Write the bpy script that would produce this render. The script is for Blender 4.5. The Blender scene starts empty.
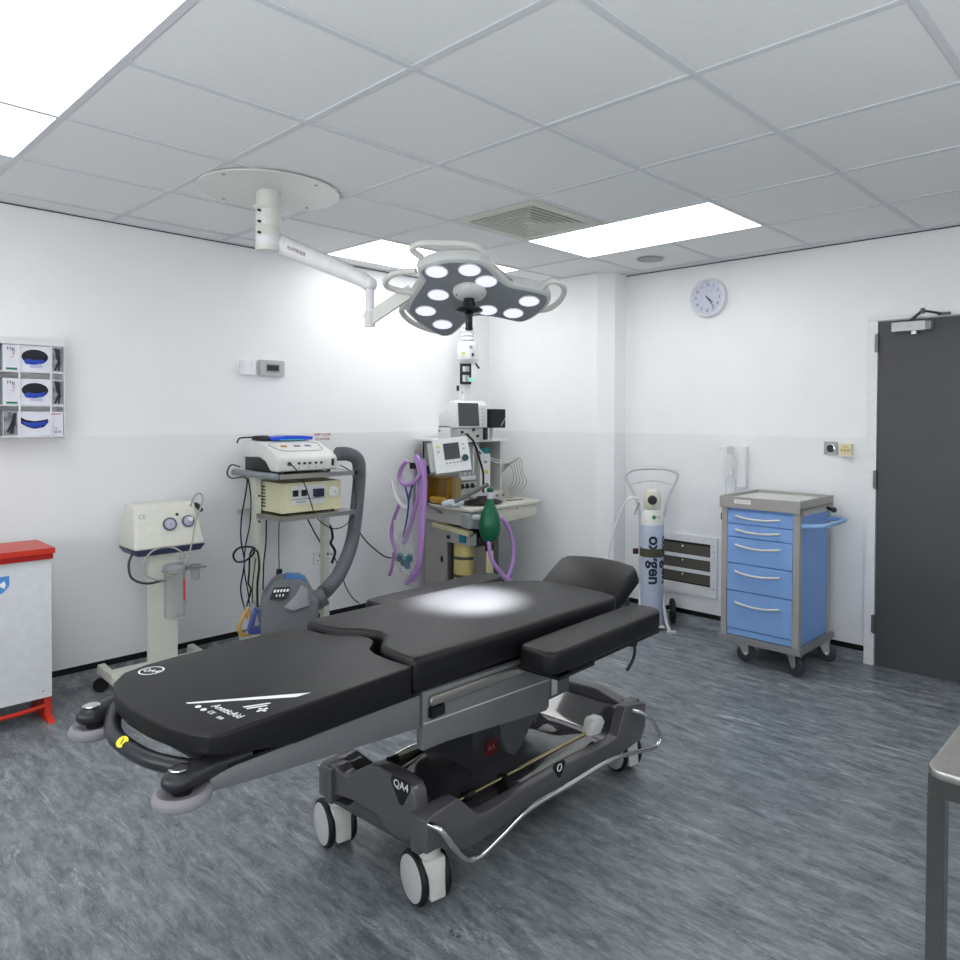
import bpy, bmesh, math, random
from mathutils import Vector, Matrix
random.seed(7)
PI = math.pi
S = bpy.context.scene
C = S.collection
ZC = 2.4575                       # ceiling height
XL, YB = -4.313, 4.463            # left wall, back wall

# ------------------------------------------------------------ camera
cam = bpy.data.cameras.new('camera'); co = bpy.data.objects.new('camera', cam); C.objects.link(co)
R_ = Vector((0.73310121, 0.68009879, 0.00531477)); U_ = Vector((-0.01523427, 0.00860803, 0.9998469)); F_ = Vector((-0.67994892, 0.73306994, -0.01667136))
m = Matrix((R_, U_, -F_)).transposed().to_4x4(); m.translation = Vector((0, 0, 1.4208))
co.matrix_world = m
cam.sensor_width = 36; cam.lens = 730.6273 / 960 * 36
cam.shift_x = -(522.67 - 480) / 960; cam.shift_y = (428.62 - 480) / 960
cam.clip_start = .02
S.camera = co
# ------------------------------------------------------------ world, exposure
w = bpy.data.worlds.new('world'); S.world = w; w.use_nodes = True
w.node_tree.nodes['Background'].inputs[0].default_value = (.8, .9, 1, 1)
w.node_tree.nodes['Background'].inputs[1].default_value = .3
S.view_settings.view_transform = 'Standard'; S.view_settings.look = 'None'
S.view_settings.exposure = -.32; S.view_settings.gamma = 1; S.view_settings.use_curve_mapping = False
PANEL = 7.0                       # emission strength of the ceiling light panels

def fill_light(name, loc, rot, sx, sy, watt):      # area light added behind the camera to brighten ceiling and walls
    l = bpy.data.lights.new(name, 'AREA'); l.shape = 'RECTANGLE'; l.size = sx; l.size_y = sy; l.energy = watt; l.color = (.96, .98, 1)
    o = bpy.data.objects.new(name, l); C.objects.link(o); o.location = loc; o.rotation_euler = rot
fill_light('window_daylight', (-1.5, -1.26, 1.5), (math.radians(90 + 25), 0, 0), 3.0, 1.3, 72)
fill_light('window_daylight_side', (1.06, .6, 1.5), (math.radians(90 + 25), 0, math.radians(90)), 2.6, 1.3, 48)

# ------------------------------------------------------------ helpers
def lin(h):
    h = h.lstrip('#'); o = []
    for i in (0, 2, 4):
        v = int(h[i:i+2], 16) / 255
        o.append(v / 12.92 if v <= .04045 else ((v + .055) / 1.055) ** 2.4)
    return (*o, 1)
MATS = {}
def mat(name, col, rough=.5, metal=0, var=.04, scale=30, bump=0, alpha=1, trans=0, coat=0, emit=0, ior=1.45, spec=.5, sss=0):
    if name in MATS: return MATS[name]
    m = bpy.data.materials.new(name); m.use_nodes = True; MATS[name] = m
    nt = m.node_tree; b = nt.nodes['Principled BSDF']; c = lin(col)
    tc = nt.nodes.new('ShaderNodeTexCoord'); n = nt.nodes.new('ShaderNodeTexNoise')
    n.inputs['Scale'].default_value = scale; n.inputs['Detail'].default_value = 4
    nt.links.new(tc.outputs['Object'], n.inputs['Vector'])
    r = nt.nodes.new('ShaderNodeValToRGB')
    r.color_ramp.elements[0].position = .3; r.color_ramp.elements[1].position = .7
    r.color_ramp.elements[0].color = (*[x * (1 - var) for x in c[:3]], 1)
    r.color_ramp.elements[1].color = (*[min(1, x * (1 + var)) for x in c[:3]], 1)
    nt.links.new(n.outputs[0], r.inputs[0]); nt.links.new(r.outputs[0], b.inputs['Base Color'])
    b.inputs['Roughness'].default_value = rough; b.inputs['Metallic'].default_value = metal
    b.inputs['Alpha'].default_value = alpha; b.inputs['Transmission Weight'].default_value = trans
    b.inputs['Coat Weight'].default_value = coat; b.inputs['IOR'].default_value = ior
    b.inputs['Specular IOR Level'].default_value = spec
    if emit:
        b.inputs['Emission Color'].default_value = c; b.inputs['Emission Strength'].default_value = emit
    if bump:
        bp = nt.nodes.new('ShaderNodeBump'); bp.inputs['Strength'].default_value = bump; bp.inputs['Distance'].default_value = .002
        nt.links.new(n.outputs[0], bp.inputs['Height']); nt.links.new(bp.outputs[0], b.inputs['Normal'])
    return m

def floor_material(name):
    m = bpy.data.materials.new(name); m.use_nodes = True; nt = m.node_tree; N = nt.nodes; L = nt.links
    b = N['Principled BSDF']; tc = N.new('ShaderNodeTexCoord')
    def noise(sx, sy, sc, det, rough=.6, dist=0.0):
        mp = N.new('ShaderNodeMapping'); mp.inputs['Scale'].default_value = (sx, sy, sy); mp.inputs['Rotation'].default_value = (0, 0, math.radians(2))
        L.new(tc.outputs['Object'], mp.inputs[0])
        n = N.new('ShaderNodeTexNoise'); n.inputs['Scale'].default_value = sc; n.inputs['Detail'].default_value = det
        n.inputs['Roughness'].default_value = rough; n.inputs['Distortion'].default_value = dist
        L.new(mp.outputs[0], n.inputs['Vector']); return n.outputs[0]
    def ramp(src, stops):
        r = N.new('ShaderNodeValToRGB'); e = r.color_ramp.elements
        e[0].position, e[0].color = stops[0][0], stops[0][1]; e[1].position, e[1].color = stops[-1][0], stops[-1][1]
        for p, c in stops[1:-1]:
            x = e.new(p); x.color = c
        L.new(src, r.inputs[0]); return r.outputs[0]
    def mix(f, a, c2):
        x = N.new('ShaderNodeMix'); x.data_type = 'RGBA'
        L.new(f, x.inputs[0]); L.new(a, x.inputs[6])
        if isinstance(c2, tuple): x.inputs[7].default_value = c2
        else: L.new(c2, x.inputs[7])
        return x.outputs[2]
    g = lambda v: (v, v, v, 1)
    base = ramp(noise(1, 3.4, 5.5, 14, .82, .35), [(.39, lin('#555c62')), (.5, lin('#747b81')), (.61, lin('#939a9e'))])
    light = ramp(noise(1, 5.5, 3.0, 15, .86, .8), [(.54, g(0)), (.58, g(.7)), (.63, g(1))])
    patch = ramp(noise(.5, 1.6, 1.6, 4), [(.42, g(.15)), (.60, g(1))])
    mm = N.new('ShaderNodeMath'); mm.operation = 'MULTIPLY'; L.new(light, mm.inputs[0]); L.new(patch, mm.inputs[1])
    c = mix(mm.outputs[0], base, lin('#b4babc'))
    fl = ramp(noise(1, 3.5, 17, 12, .85, .6), [(.55, g(0)), (.60, g(.55))])
    c = mix(fl, c, lin('#aab0b4'))
    dk = ramp(noise(1, 6, 5, 14, .85, .9), [(.375, g(.75)), (.425, g(0))])
    c = mix(dk, c, lin('#262b33'))
    L.new(c, b.inputs['Base Color'])
    b.inputs['Roughness'].default_value = .34; b.inputs['Specular IOR Level'].default_value = .5
    rr = ramp(noise(1, 1, 8, 3), [(.3, g(.28)), (.7, g(.42))]); L.new(rr, b.inputs['Roughness'])
    bp = N.new('ShaderNodeBump'); bp.inputs['Strength'].default_value = .06; bp.inputs['Distance'].default_value = .002
    L.new(noise(1, 4, 30, 4), bp.inputs['Height']); L.new(bp.outputs[0], b.inputs['Normal'])
    return m

def catmull(pts, n=8, closed=False):
    P = [Vector(p) for p in pts]
    if len(P) < 3: return P
    out = []; N = len(P)
    rng = N if closed else N - 1
    for i in range(rng):
        p0 = P[(i - 1) % N] if (closed or i > 0) else P[0] * 2 - P[1]
        p1 = P[i]; p2 = P[(i + 1) % N]
        p3 = P[(i + 2) % N] if (closed or i + 2 < N) else P[-1] * 2 - P[-2]
        for k in range(n):
            t = k / n
            out.append(.5 * ((2 * p1) + (p2 - p0) * t + (2 * p0 - 5 * p1 + 4 * p2 - p3) * t * t + (3 * p1 - p0 - 3 * p2 + p3) * t ** 3))
    if not closed: out.append(P[-1])
    return out

class MB:
    def __init__(s): s.bm = bmesh.new()
    def _merge(s, b, M=None, bev=0, seg=2):
        if bev > 0:
            es = [e for e in b.edges if len(e.link_faces) == 2 and e.calc_face_angle(0) > .5]
            bmesh.ops.bevel(b, geom=es, offset=bev, segments=seg, profile=.5, affect='EDGES', clamp_overlap=True)
        if M is not None: b.transform(M)
        me = bpy.data.meshes.new('t'); b.to_mesh(me); b.free(); s.bm.from_mesh(me); bpy.data.meshes.remove(me)
        return s
    def box(s, x0, x1, y0, y1, z0, z1, bev=0, seg=2, M=None):
        b = bmesh.new(); vs = [b.verts.new(v) for v in ((x0,y0,z0),(x1,y0,z0),(x1,y1,z0),(x0,y1,z0),(x0,y0,z1),(x1,y0,z1),(x1,y1,z1),(x0,y1,z1))]
        for f in ((0,3,2,1),(4,5,6,7),(0,1,5,4),(1,2,6,5),(2,3,7,6),(3,0,4,7)): b.faces.new([vs[i] for i in f])
        return s._merge(b, M, bev, seg)
    def hexa(s, v8, bev=0, seg=2):
        b = bmesh.new(); vs = [b.verts.new(v) for v in v8]
        for f in ((0,3,2,1),(4,5,6,7),(0,1,5,4),(1,2,6,5),(2,3,7,6),(3,0,4,7)): b.faces.new([vs[i] for i in f])
        bmesh.ops.recalc_face_normals(b, faces=b.faces)
        return s._merge(b, None, bev, seg)
    def prism(s, poly, a0, a1, axis='z', bev=0, seg=2, M=None):
        """poly: 2-D points; axis z:(x,y), x:(y,z), y:(x,z)"""
        f = {'z': lambda p, a: (p[0], p[1], a), 'x': lambda p, a: (a, p[0], p[1]), 'y': lambda p, a: (p[0], a, p[1])}[axis]
        b = bmesh.new(); lo = [b.verts.new(f(p, a0)) for p in poly]; hi = [b.verts.new(f(p, a1)) for p in poly]
        n = len(poly); b.faces.new(lo[::-1]); b.faces.new(hi)
        for i in range(n): b.faces.new((lo[i], lo[(i+1) % n], hi[(i+1) % n], hi[i]))
        bmesh.ops.recalc_face_normals(b, faces=b.faces)
        return s._merge(b, M, bev, seg)
    def cyl(s, p0, p1, r0, r1=None, n=20, bev=0):
        p0, p1 = Vector(p0), Vector(p1); r1 = r0 if r1 is None else r1
        d = p1 - p0; L = d.length
        b = bmesh.new(); bmesh.ops.create_cone(b, cap_ends=True, segments=n, radius1=max(r0, 1e-5), radius2=max(r1, 1e-5), depth=L)
        M = Matrix.Translation((p0 + p1) / 2) @ d.to_track_quat('Z', 'Y').to_matrix().to_4x4()
        return s._merge(b, M, bev, 2)
    def lathe(s, prof, base, axis=(0, 0, 1), n=28):
        """prof: (radius, height) list"""
        b = bmesh.new(); rings = []
        for r, h in prof:
            if r < 1e-6: rings.append([b.verts.new((0, 0, h))])
            else: rings.append([b.verts.new((r * math.cos(2*PI*k/n), r * math.sin(2*PI*k/n), h)) for k in range(n)])
        for A, B in zip(rings, rings[1:]):
            for k in range(n):
                k2 = (k + 1) % n
                if len(A) == 1 and len(B) > 1: b.faces.new((A[0], B[k], B[k2]))
                elif len(B) == 1 and len(A) > 1: b.faces.new((A[k], A[k2], B[0]))
                elif len(A) > 1: b.faces.new((A[k], A[k2], B[k2], B[k]))
        if len(rings[0]) > 1: b.faces.new(rings[0])
        if len(rings[-1]) > 1: b.faces.new(rings[-1])
        bmesh.ops.recalc_face_normals(b, faces=b.faces)
        M = Matrix.Translation(base) @ Vector(axis).to_track_quat('Z', 'Y').to_matrix().to_4x4()
        return s._merge(b, M)
    def tube(s, pts, r, n=10, smooth=8, closed=False, rfun=None):
        P = catmull(pts, smooth, closed) if smooth else [Vector(p) for p in pts]
        b = bmesh.new(); rings = []; N = len(P); up = None
        for i, p in enumerate(P):
            if closed: t = P[(i+1) % N] - P[i-1]
            else: t = (P[min(i+1, N-1)] - P[max(i-1, 0)])
            t.normalize()
            if up is None:
                up = Vector((0, 0, 1)) if abs(t.z) < .9 else Vector((1, 0, 0))
            a = t.cross(up).normalized(); up = a.cross(t).normalized()
            rr = r if rfun is None else r * rfun(i / (N - 1), i)
            rings.append([b.verts.new(p + (a * math.cos(2*PI*k/n) + up * math.sin(2*PI*k/n)) * rr) for k in range(n)])
        pr = list(zip(rings, rings[1:] + rings[:1])) if closed else list(zip(rings, rings[1:]))
        for A, B in pr:
            for k in range(n): b.faces.new((A[k], A[(k+1) % n], B[(k+1) % n], B[k]))
        if not closed: b.faces.new(rings[0][::-1]); b.faces.new(rings[-1])
        bmesh.ops.recalc_face_normals(b, faces=b.faces)
        return s._merge(b)
    def ball(s, c, r, sc=(1, 1, 1), n=16, M=None):
        b = bmesh.new(); bmesh.ops.create_uvsphere(b, u_segments=n, v_segments=n // 2 + 2, radius=r)
        T = Matrix.Translation(c) @ (M or Matrix.Identity(4)) @ Matrix.Diagonal((*sc, 1))
        return s._merge(b, T)
    def text(s, body, size, M, extrude=.0004, align='CENTER', offset=0.0):
        cu = bpy.data.curves.new('t', 'FONT'); cu.body = body; cu.size = size; cu.extrude = extrude
        cu.offset = offset; cu.align_x = align; cu.align_y = 'CENTER'; cu.resolution_u = 3
        o = bpy.data.objects.new('t', cu); C.objects.link(o)
        dg = bpy.context.evaluated_depsgraph_get(); me = bpy.data.meshes.new_from_object(o.evaluated_get(dg))
        b = bmesh.new(); b.from_mesh(me); b.transform(M); 
        m2 = bpy.data.meshes.new('t2'); b.to_mesh(m2); b.free(); s.bm.from_mesh(m2)
        bpy.data.objects.remove(o); bpy.data.curves.remove(cu); bpy.data.meshes.remove(me); bpy.data.meshes.remove(m2)
        return s
    def map(s, f):
        for v in s.bm.verts: v.co = Vector(f(v.co))
        return s
    def build(s, name, material, parent=None, local=False, angle=38, **k):
        b = s.bm
        for f in b.faces: f.smooth = True
        for e in b.edges:
            if len(e.link_faces) == 2: e.smooth = e.calc_face_angle(0) < math.radians(angle)
        if parent is None:
            o_loc = None
            if k.get('origin') is not None: o_loc = Vector(k['origin'])
            elif not k.get('kind') == 'structure' and len(b.verts):
                xs = [v.co for v in b.verts]
                o_loc = Vector(((min(v.x for v in xs) + max(v.x for v in xs)) / 2, (min(v.y for v in xs) + max(v.y for v in xs)) / 2, min(v.z for v in xs)))
            if o_loc is not None: b.transform(Matrix.Translation(-o_loc))
        elif not local: b.transform(WM[parent.name].inverted())
        me = bpy.data.meshes.new(name); b.to_mesh(me); b.free()
        me.materials.append(material)
        o = bpy.data.objects.new(name, me); C.objects.link(o)
        if parent is None:
            WM[o.name] = Matrix.Identity(4)
            if o_loc is not None: o.location = o_loc; WM[o.name] = Matrix.Translation(o_loc)
        else:
            o.parent = parent; WM[o.name] = WM[parent.name]
        for a in ('label', 'category', 'group', 'kind'):
            if k.get(a): o[a] = k[a]
        return o
WM = {}
def thing(name, label, cat, loc=(0, 0, 0), rz=0, group=None):
    o = bpy.data.objects.new(name, None); C.objects.link(o); o.empty_display_size = .05
    o.location = loc; o.rotation_euler = (0, 0, rz); o['label'] = label; o['category'] = cat
    if group: o['group'] = group
    WM[o.name] = Matrix.Translation(loc) @ Matrix.Rotation(rz, 4, 'Z')
    return o
def B(*a, **k): return MB().box(*a, **k)
def frame(o, ex, ey):   # matrix from origin and two in-plane axes (text x, text y)
    ex = Vector(ex).normalized(); ey = Vector(ey).normalized(); ez = ex.cross(ey)
    M = Matrix((ex, ey, ez)).transposed().to_4x4(); M.translation = Vector(o); return M

# ------------------------------------------------------------ materials
WALL = mat('white_wall_paint', '#f1f2f3', .55, var=.012, scale=6, bump=.05)
CLAD = mat('white_hygienic_cladding', '#e9ebed', .38, var=.01, scale=4)
TILE = mat('ceiling_tile', '#eaecec', .8, var=.015, scale=60, bump=.1)
TBAR = mat('ceiling_tbar_white', '#d5d8dc', .5, var=.02)
GAP = mat('dark_gap', '#1c1e20', .8)
BLK = mat('black_strip', '#0a0b0c', .4)
FLOOR = floor_material('marbled_vinyl')
DOORM = mat('dark_grey_door_laminate', '#4c4d50', .42, var=.05, scale=3)
CREAM = mat('cream_plastic', '#d9dacf', .4)
CREAM2 = mat('ivory_plastic', '#d3d0ae', .42)
WPL = mat('white_plastic', '#e6e8ea', .35)
GPL = mat('pale_grey_plastic', '#b5b8b9', .4)
MGR = mat('mid_grey_paint', '#8d9092', .42)
STEEL = mat('stainless_steel', '#b9b6ae', .28, metal=1, var=.06, scale=60)
CHR = mat('polished_steel', '#d8d8d6', .14, metal=1)
RUB = mat('black_rubber', '#101113', .55)
CAB = mat('black_cable', '#0d0e10', .45)
DNAVY = mat('dark_blue_plastic', '#1d2440', .4)
GLASS = mat('clear_plastic', '#f2f6f8', .05, trans=.95, alpha=.45, ior=1.2)
FILM = mat('clear_film', '#eef2f8', .15, trans=.6, alpha=.22)
SCRN = mat('dark_screen', '#4a4c50', .22)
REDT = mat('red_print', '#b32430', .5)
BLKP = mat('black_print', '#15161a', .5)
WHP = mat('white_print', '#eef0f3', .5)
VINYL = mat('black_vinyl_upholstery', '#101013', .43, var=.08, scale=25, bump=.15, spec=.38)
PANELG = mat('metallic_grey_panel', '#6f7275', .38, metal=.2, var=.04, scale=80)
BASEG = mat('gloss_grey_base', '#525256', .3, coat=.3)
BASED = mat('gloss_dark_base', '#3a3a3d', .08, coat=.8)
HANDG = mat('dark_moulded_handle', '#26272d', .35)
LILAC = mat('lilac_corrugated_hose', '#b98fcf', .4)
GREENB = mat('green_rubber_bag', '#0a5f40', .32, var=.1)
GREY2 = mat('warm_grey_panel', '#94938d', .45)
def emis(name, col, st):
    m = bpy.data.materials.new(name); m.use_nodes = True; nt = m.node_tree; nt.nodes.clear()
    e = nt.nodes.new('ShaderNodeEmission'); e.inputs[0].default_value = lin(col); e.inputs[1].default_value = st
    o = nt.nodes.new('ShaderNodeOutputMaterial'); nt.links.new(e.outputs[0], o.inputs[0]); return m
LIGHT = emis('light_panel', '#fdfdfd', PANEL)

# ------------------------------------------------------------ room shell
XR, YF = 1.1, -1.3
st = dict(kind='structure')
MB().box(XL - .1, XR + .1, YF - .1, YB + .1, -.1, 0).build('floor', FLOOR, **st)
MB().box(XL - .1, XL, YF, YB + .1, 0, ZC + .02).build('wall_left', WALL, **st)
MB().box(XL, XR, YB, YB + .1, 0, ZC + .02).build('wall_back', WALL, **st)
MB().box(XR, XR + .1, YF, YB + .1, 0, ZC + .02).build('wall_right', WALL, **st)
MB().box(XL, XR, YF - .1, YF, 0, ZC + .02).build('wall_front', WALL, **st)
# boxed-out corner with chamfered edge
MB().prism([(XL, 4.234), (-3.2, 4.234), (-3.105, 4.32), (-3.105, YB), (XL, YB)], 0, ZC + .02).build('wall_corner', WALL, **st)
# hygienic cladding up to dado height
DZ = 1.305
MB().box(XL, XL + .004, YF, 4.23, .095, DZ, bev=.0015).build('trim_1', CLAD, **st)
MB().prism([(XL + .004, 4.23), (-3.198, 4.23), (-3.101, 4.318), (-3.101, YB - .002), (-3.106, YB - .002), (-3.106, 4.322), (-3.2, 4.2355), (XL + .004, 4.2355)], .095, DZ).build('trim_2', CLAD, **st)
MB().box(-3.1, -1.415, YB - .004, YB, .095, DZ, bev=.0015).build('trim_3', CLAD, **st)
# coved vinyl and black strip
def cove(pts, name):
    """pts: wall line, inside of the room on the left-hand side of travel"""
    a = MB(); b2 = MB()
    for p, q in zip(pts, pts[1:]):
        d = Vector((q[0]-p[0], q[1]-p[1])); L = d.length; ang = math.atan2(d.y, d.x)
        M = Matrix.Translation((p[0], p[1], 0)) @ Matrix.Rotation(ang, 4, 'Z')
        prof = [(.003, .063), (.006, .045), (.016, .02), (.03, .006), (.05, .0005), (0, .0005), (0, .063)]
        a.prism([(x, z) for x, z in prof], 0, L, 'x', M=M @ Matrix.Diagonal((1, 1, 1, 1)))
        b2.box(0, L, 0, .0045, .063, .096, M=M)
    o = a.build(name, FLOOR, **st); b2.build('trim_%d' % cove.n, BLK, **st); cove.n += 1
cove.n = 4
cove([(-1.415, YB), (-3.105, YB), (-3.105, 4.32), (-3.2, 4.234), (XL, 4.234)][::1], 'baseboard_back')
cove([(XL, 4.234), (XL, YF)], 'baseboard_left')
cove([(XR, YB), (-.37, YB)], 'baseboard_right')

# ceiling: tiles with fine gaps, T-bar grid, perimeter angle
gx = [-4.138 + .6 * i for i in range(0, 9)]; gy = [-1.015 + .6 * i for i in range(0, 10)]
lights = [(-2.938, -1.738, 3.185, 3.785), (-2.938, -1.738, .185, .785), (-3.538, -2.938, .185, .785), (-4.138, -3.538, 2.585, 3.785),
          (-.538, .662, 2.585, 3.185), (-.538, .662, -.415, .185)]
vent = (-2.938, -2.338, 2.585, 3.185)
def covered(x, y):
    return any(a < x < b and c < y < d for a, b, c, d in lights + [vent])
t = MB()
xs = [XL] + gx + [XR]; ys = [YF] + gy + [YB]
for i in range(len(xs) - 1):
    for j in range(len(ys) - 1):
        x0, x1, y0, y1 = xs[i], xs[i+1], ys[j], ys[j+1]
        if x1 - x0 < .02 or y1 - y0 < .02 or covered((x0+x1)/2, (y0+y1)/2): continue
        dz = random.choice([0, 0, .001, .002])
        t.box(x0 + .004, x1 - .004, y0 + .004, y1 - .004, ZC + .003 + dz, ZC + .02)
t.box(XL, XR, YF, YB, ZC + .14, ZC + .16)
t.build('ceiling', TILE, **st)
t = MB()
def open_light(x, y): return any(a + .02 < x < b - .02 and c + .02 < y < d - .02 for a, b, c, d in lights)
for x in gx:
    for y0, y1 in zip(ys, ys[1:]):
        if not open_light(x, (y0 + y1) / 2): t.box(x - .012, x + .012, y0, y1, ZC - .001, ZC + .004, bev=.0008, seg=1)
for y in gy:
    for x0, x1 in zip(xs, xs[1:]):
        if not open_light((x0 + x1) / 2, y): t.box(x0, x1, y - .012, y + .012, ZC - .0012, ZC + .004, bev=.0008, seg=1)
t.box(XL, XL + .022, YF, 4.234, ZC - .002, ZC + .004); t.box(-3.105, XR, YB - .022, YB, ZC - .002, ZC + .004)
t.box(XL, -3.2, 4.212, 4.234, ZC - .002, ZC + .004)
t.build('trim_10', TBAR, **st)
t = MB()   # shadow gap where the perimeter angle meets the walls
t.box(XL, XL + .005, YF, 4.234, ZC - .007, ZC - .002); t.box(-3.105, XR, YB - .005, YB, ZC - .007, ZC - .002)
t.build('trim_11', GAP, **st)
names = ['long ceiling light panel beside the air vent grille', 'large ceiling light panel at the top left corner of the picture',
         'small square ceiling light panel next to the wall at far left', 'ceiling light panel partly hidden behind the surgical lamp',
         'ceiling light panel above the steel table, outside the picture', 'ceiling light panel behind the viewer']
for (a, b, c, d), nm in zip(lights, names):
    o = thing('ceiling_light', nm, 'light', ((a+b)/2, (c+d)/2, ZC), group='flat ceiling light panels')
    e = .012
    MB().box(a+e, b-e, c+e, d-e, ZC - .002, ZC + .004, bev=.001).build('diffuser', LIGHT, o)
    t = MB(); t.box(a+.002, a+e, c+.002, d-.002, ZC - .0025, ZC + .03); t.box(b-e, b-.002, c+.002, d-.002, ZC - .0025, ZC + .03)
    t.box(a+e, b-e, c+.002, c+e, ZC - .0025, ZC + .03); t.box(a+e, b-e, d-e, d-.002, ZC - .0025, ZC + .03); t.build('frame', TBAR, o)

# unseen frames added around the fill lights behind the viewer
def added_window(n, M, w_, h_):
    t = MB()
    for a, b, c, d in ((-w_/2 - .05, -w_/2, -h_/2 - .05, h_/2 + .05), (w_/2, w_/2 + .05, -h_/2 - .05, h_/2 + .05), (-w_/2, w_/2, -h_/2 - .05, -h_/2), (-w_/2, w_/2, h_/2, h_/2 + .05), (-.02, .02, -h_/2, h_/2)):
        t.box(a, b, 0, .03, c, d, bev=.004, M=M)
    t.build('window_%d' % n, mat('window_frame_white', '#eceeee', .4), **st)
added_window(1, Matrix.Translation((-1.5, YF, 1.5)), 3.0, 1.3)
added_window(2, Matrix.Translation((XR, .6, 1.5)) @ Matrix.Rotation(PI / 2, 4, 'Z'), 2.6, 1.3)

# ------------------------------------------------------------ door
DX0, DX1, DZT = -1.355, -.43, 1.972
o = MB().box(DX0, DX1, YB - .012, YB + .03, .004, DZT, bev=.002).build('door_1', DOORM, **st)
t = MB()
for a, b, c, d in ((-1.413, DX0 - .004, 0, DZT + .005), (DX1 + .004, DX1 + .06, 0, DZT + .005)): t.box(a, b, YB - .022, YB + .001, c, d, bev=.004)
t.box(-1.413, DX1 + .06, YB - .022, YB + .001, DZT + .006, DZT + .034, bev=.004)
t.build('trim_12', mat('white_gloss_frame', '#e9ebed', .35), **st)
HIN = mat('dull_hinge_steel', '#7d8083', .4, metal=.9)
for z in (1.80, 1.02, .19):
    h = MB().box(DX0 - .018, DX0 + .002, YB - .026, YB - .0135, z, z + .1, bev=.002)
    h.cyl((DX0 - .004, YB - .027, z - .004), (DX0 - .004, YB - .027, z + .104), .007)
    h.build('hinge', HIN, o)
# closer
cl = thing('door_closer', 'silver overhead door closer at the top of the grey door', 'door closer', (-1.16, YB, 1.92))
MB().box(-1.275, -1.105, YB - .06, YB - .013, 1.905, 1.955, bev=.004).build('body', mat('silver_paint', '#b9bcbe', .3, metal=.7), cl)
MB().box(-1.105, -1.078, YB - .058, YB - .013, 1.907, 1.952, bev=.003).build('end_cap', MGR, cl)
MB().cyl((-1.165, YB - .035, 1.885), (-1.165, YB - .035, 1.905), .018).build('spindle', CHR, cl)
t = MB(); t.tube([(-1.19, YB - .036, 1.96), (-1.10, YB - .13, 2.0)], .008, smooth=0, n=8)
t.tube([(-1.10, YB - .13, 2.0), (-1.03, YB - .03, 1.988)], .0065, smooth=0, n=8); t.box(-1.05, -.99, YB - .04, YB - .0225, 1.98, 1.994)
t.cyl((-1.10, YB - .13, 1.985), (-1.10, YB - .13, 2.012), .011)
t.build('arm', mat('dark_steel_arm', '#5b5d60', .35, metal=.8), cl)

# ------------------------------------------------------------ wall items on the back wall
ck = thing('wall_clock', 'round white wall clock high on the back wall', 'clock', (-2.43, YB, 2.222))
cc = Vector((-2.43, YB, 2.222)); NY = (0, -1, 0)
MB().lathe([(.13, 0), (.132, .02), (.128, .036), (.118, .042), (.112, .036), (.112, .03), (0, .03)], cc, NY, 48).build('case', mat('clock_white', '#e3e5ea', .3), ck)
f = MB().lathe([(.1115, .0305), (.1115, .0325), (0, .0325)], cc, NY, 48).build('dial', mat('clock_dial', '#cdd0e2', .25), ck)
t = MB(); num = ['12', '1', '2', '3', '4', '5', '6', '7', '8', '9', '10', '11']
for i, s_ in enumerate(num):
    a = PI / 2 - i * PI / 6
    t.text(s_, .028, frame(cc + Vector((.086 * math.cos(a), -.0332, .086 * math.sin(a))), (1, 0, 0), (0, 0, 1)))
t.build('numerals', BLKP, f)
def hand(a, L, wd, off):
    d = Vector((math.sin(a), 0, math.cos(a))); q = Vector((d.z, 0, -d.x)); p = cc + Vector((0, -off, 0))
    return MB().hexa([p - d*.015 - q*wd, p + d*L - q*wd*.5, p + d*L + q*wd*.5, p - d*.015 + q*wd] + [v + Vector((0, -.0015, 0)) for v in (p - d*.015 - q*wd, p + d*L - q*wd*.5, p + d*L + q*wd*.5, p - d*.015 + q*wd)])
hand(math.radians(130), .055, .004, .034).build('hour_hand', BLKP, ck)
hand(math.radians(143), .085, .0032, .0365).build('minute_hand', BLKP, ck)
MB().lathe([(.113, .0), (.1, .006), (0, .011)], cc + Vector((0, -.0385, 0)), NY, 40).build('glass', mat('clock_glass', '#ffffff', .08, trans=1, alpha=.12, ior=1.3), ck)

sw = thing('wall_switch', 'brushed steel switch plate with round black button by the door', 'switch', (-1.617, YB, 1.2))
MB().box(-1.657, -1.58, YB - .014, YB - .004, 1.203, 1.28, bev=.002).build('plate', mat('brushed_plate', '#a9adb0', .35, metal=.8), sw)
MB().lathe([(.021, 0), (.021, .008), (.017, .012), (0, .012)], (-1.618, YB - .014, 1.241), NY).build('button', mat('dark_knob', '#2d3032', .3), sw)
MB().lathe([(.024, 0), (.026, .004), (.021, .005)], (-1.618, YB - .014, 1.241), NY).build('ring', CHR, sw)
sw = thing('wall_control', 'cream wall control box right beside the steel switch plate', 'control box', (-1.526, YB, 1.19))
MB().box(-1.562, -1.492, YB - .034, YB - .004, 1.196, 1.27, bev=.004).build('case', mat('cream_box', '#dcd6b4', .4), sw)
t = MB()
for x in (-1.55, -1.532, -1.514): t.box(x, x + .012, YB - .0365, YB - .033, 1.226, 1.24, bev=.001)
t.box(-1.54, -1.512, YB - .036, YB - .033, 1.25, 1.256); t.build('buttons', mat('yellow_buttons', '#b9a94e', .4), sw)

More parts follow.
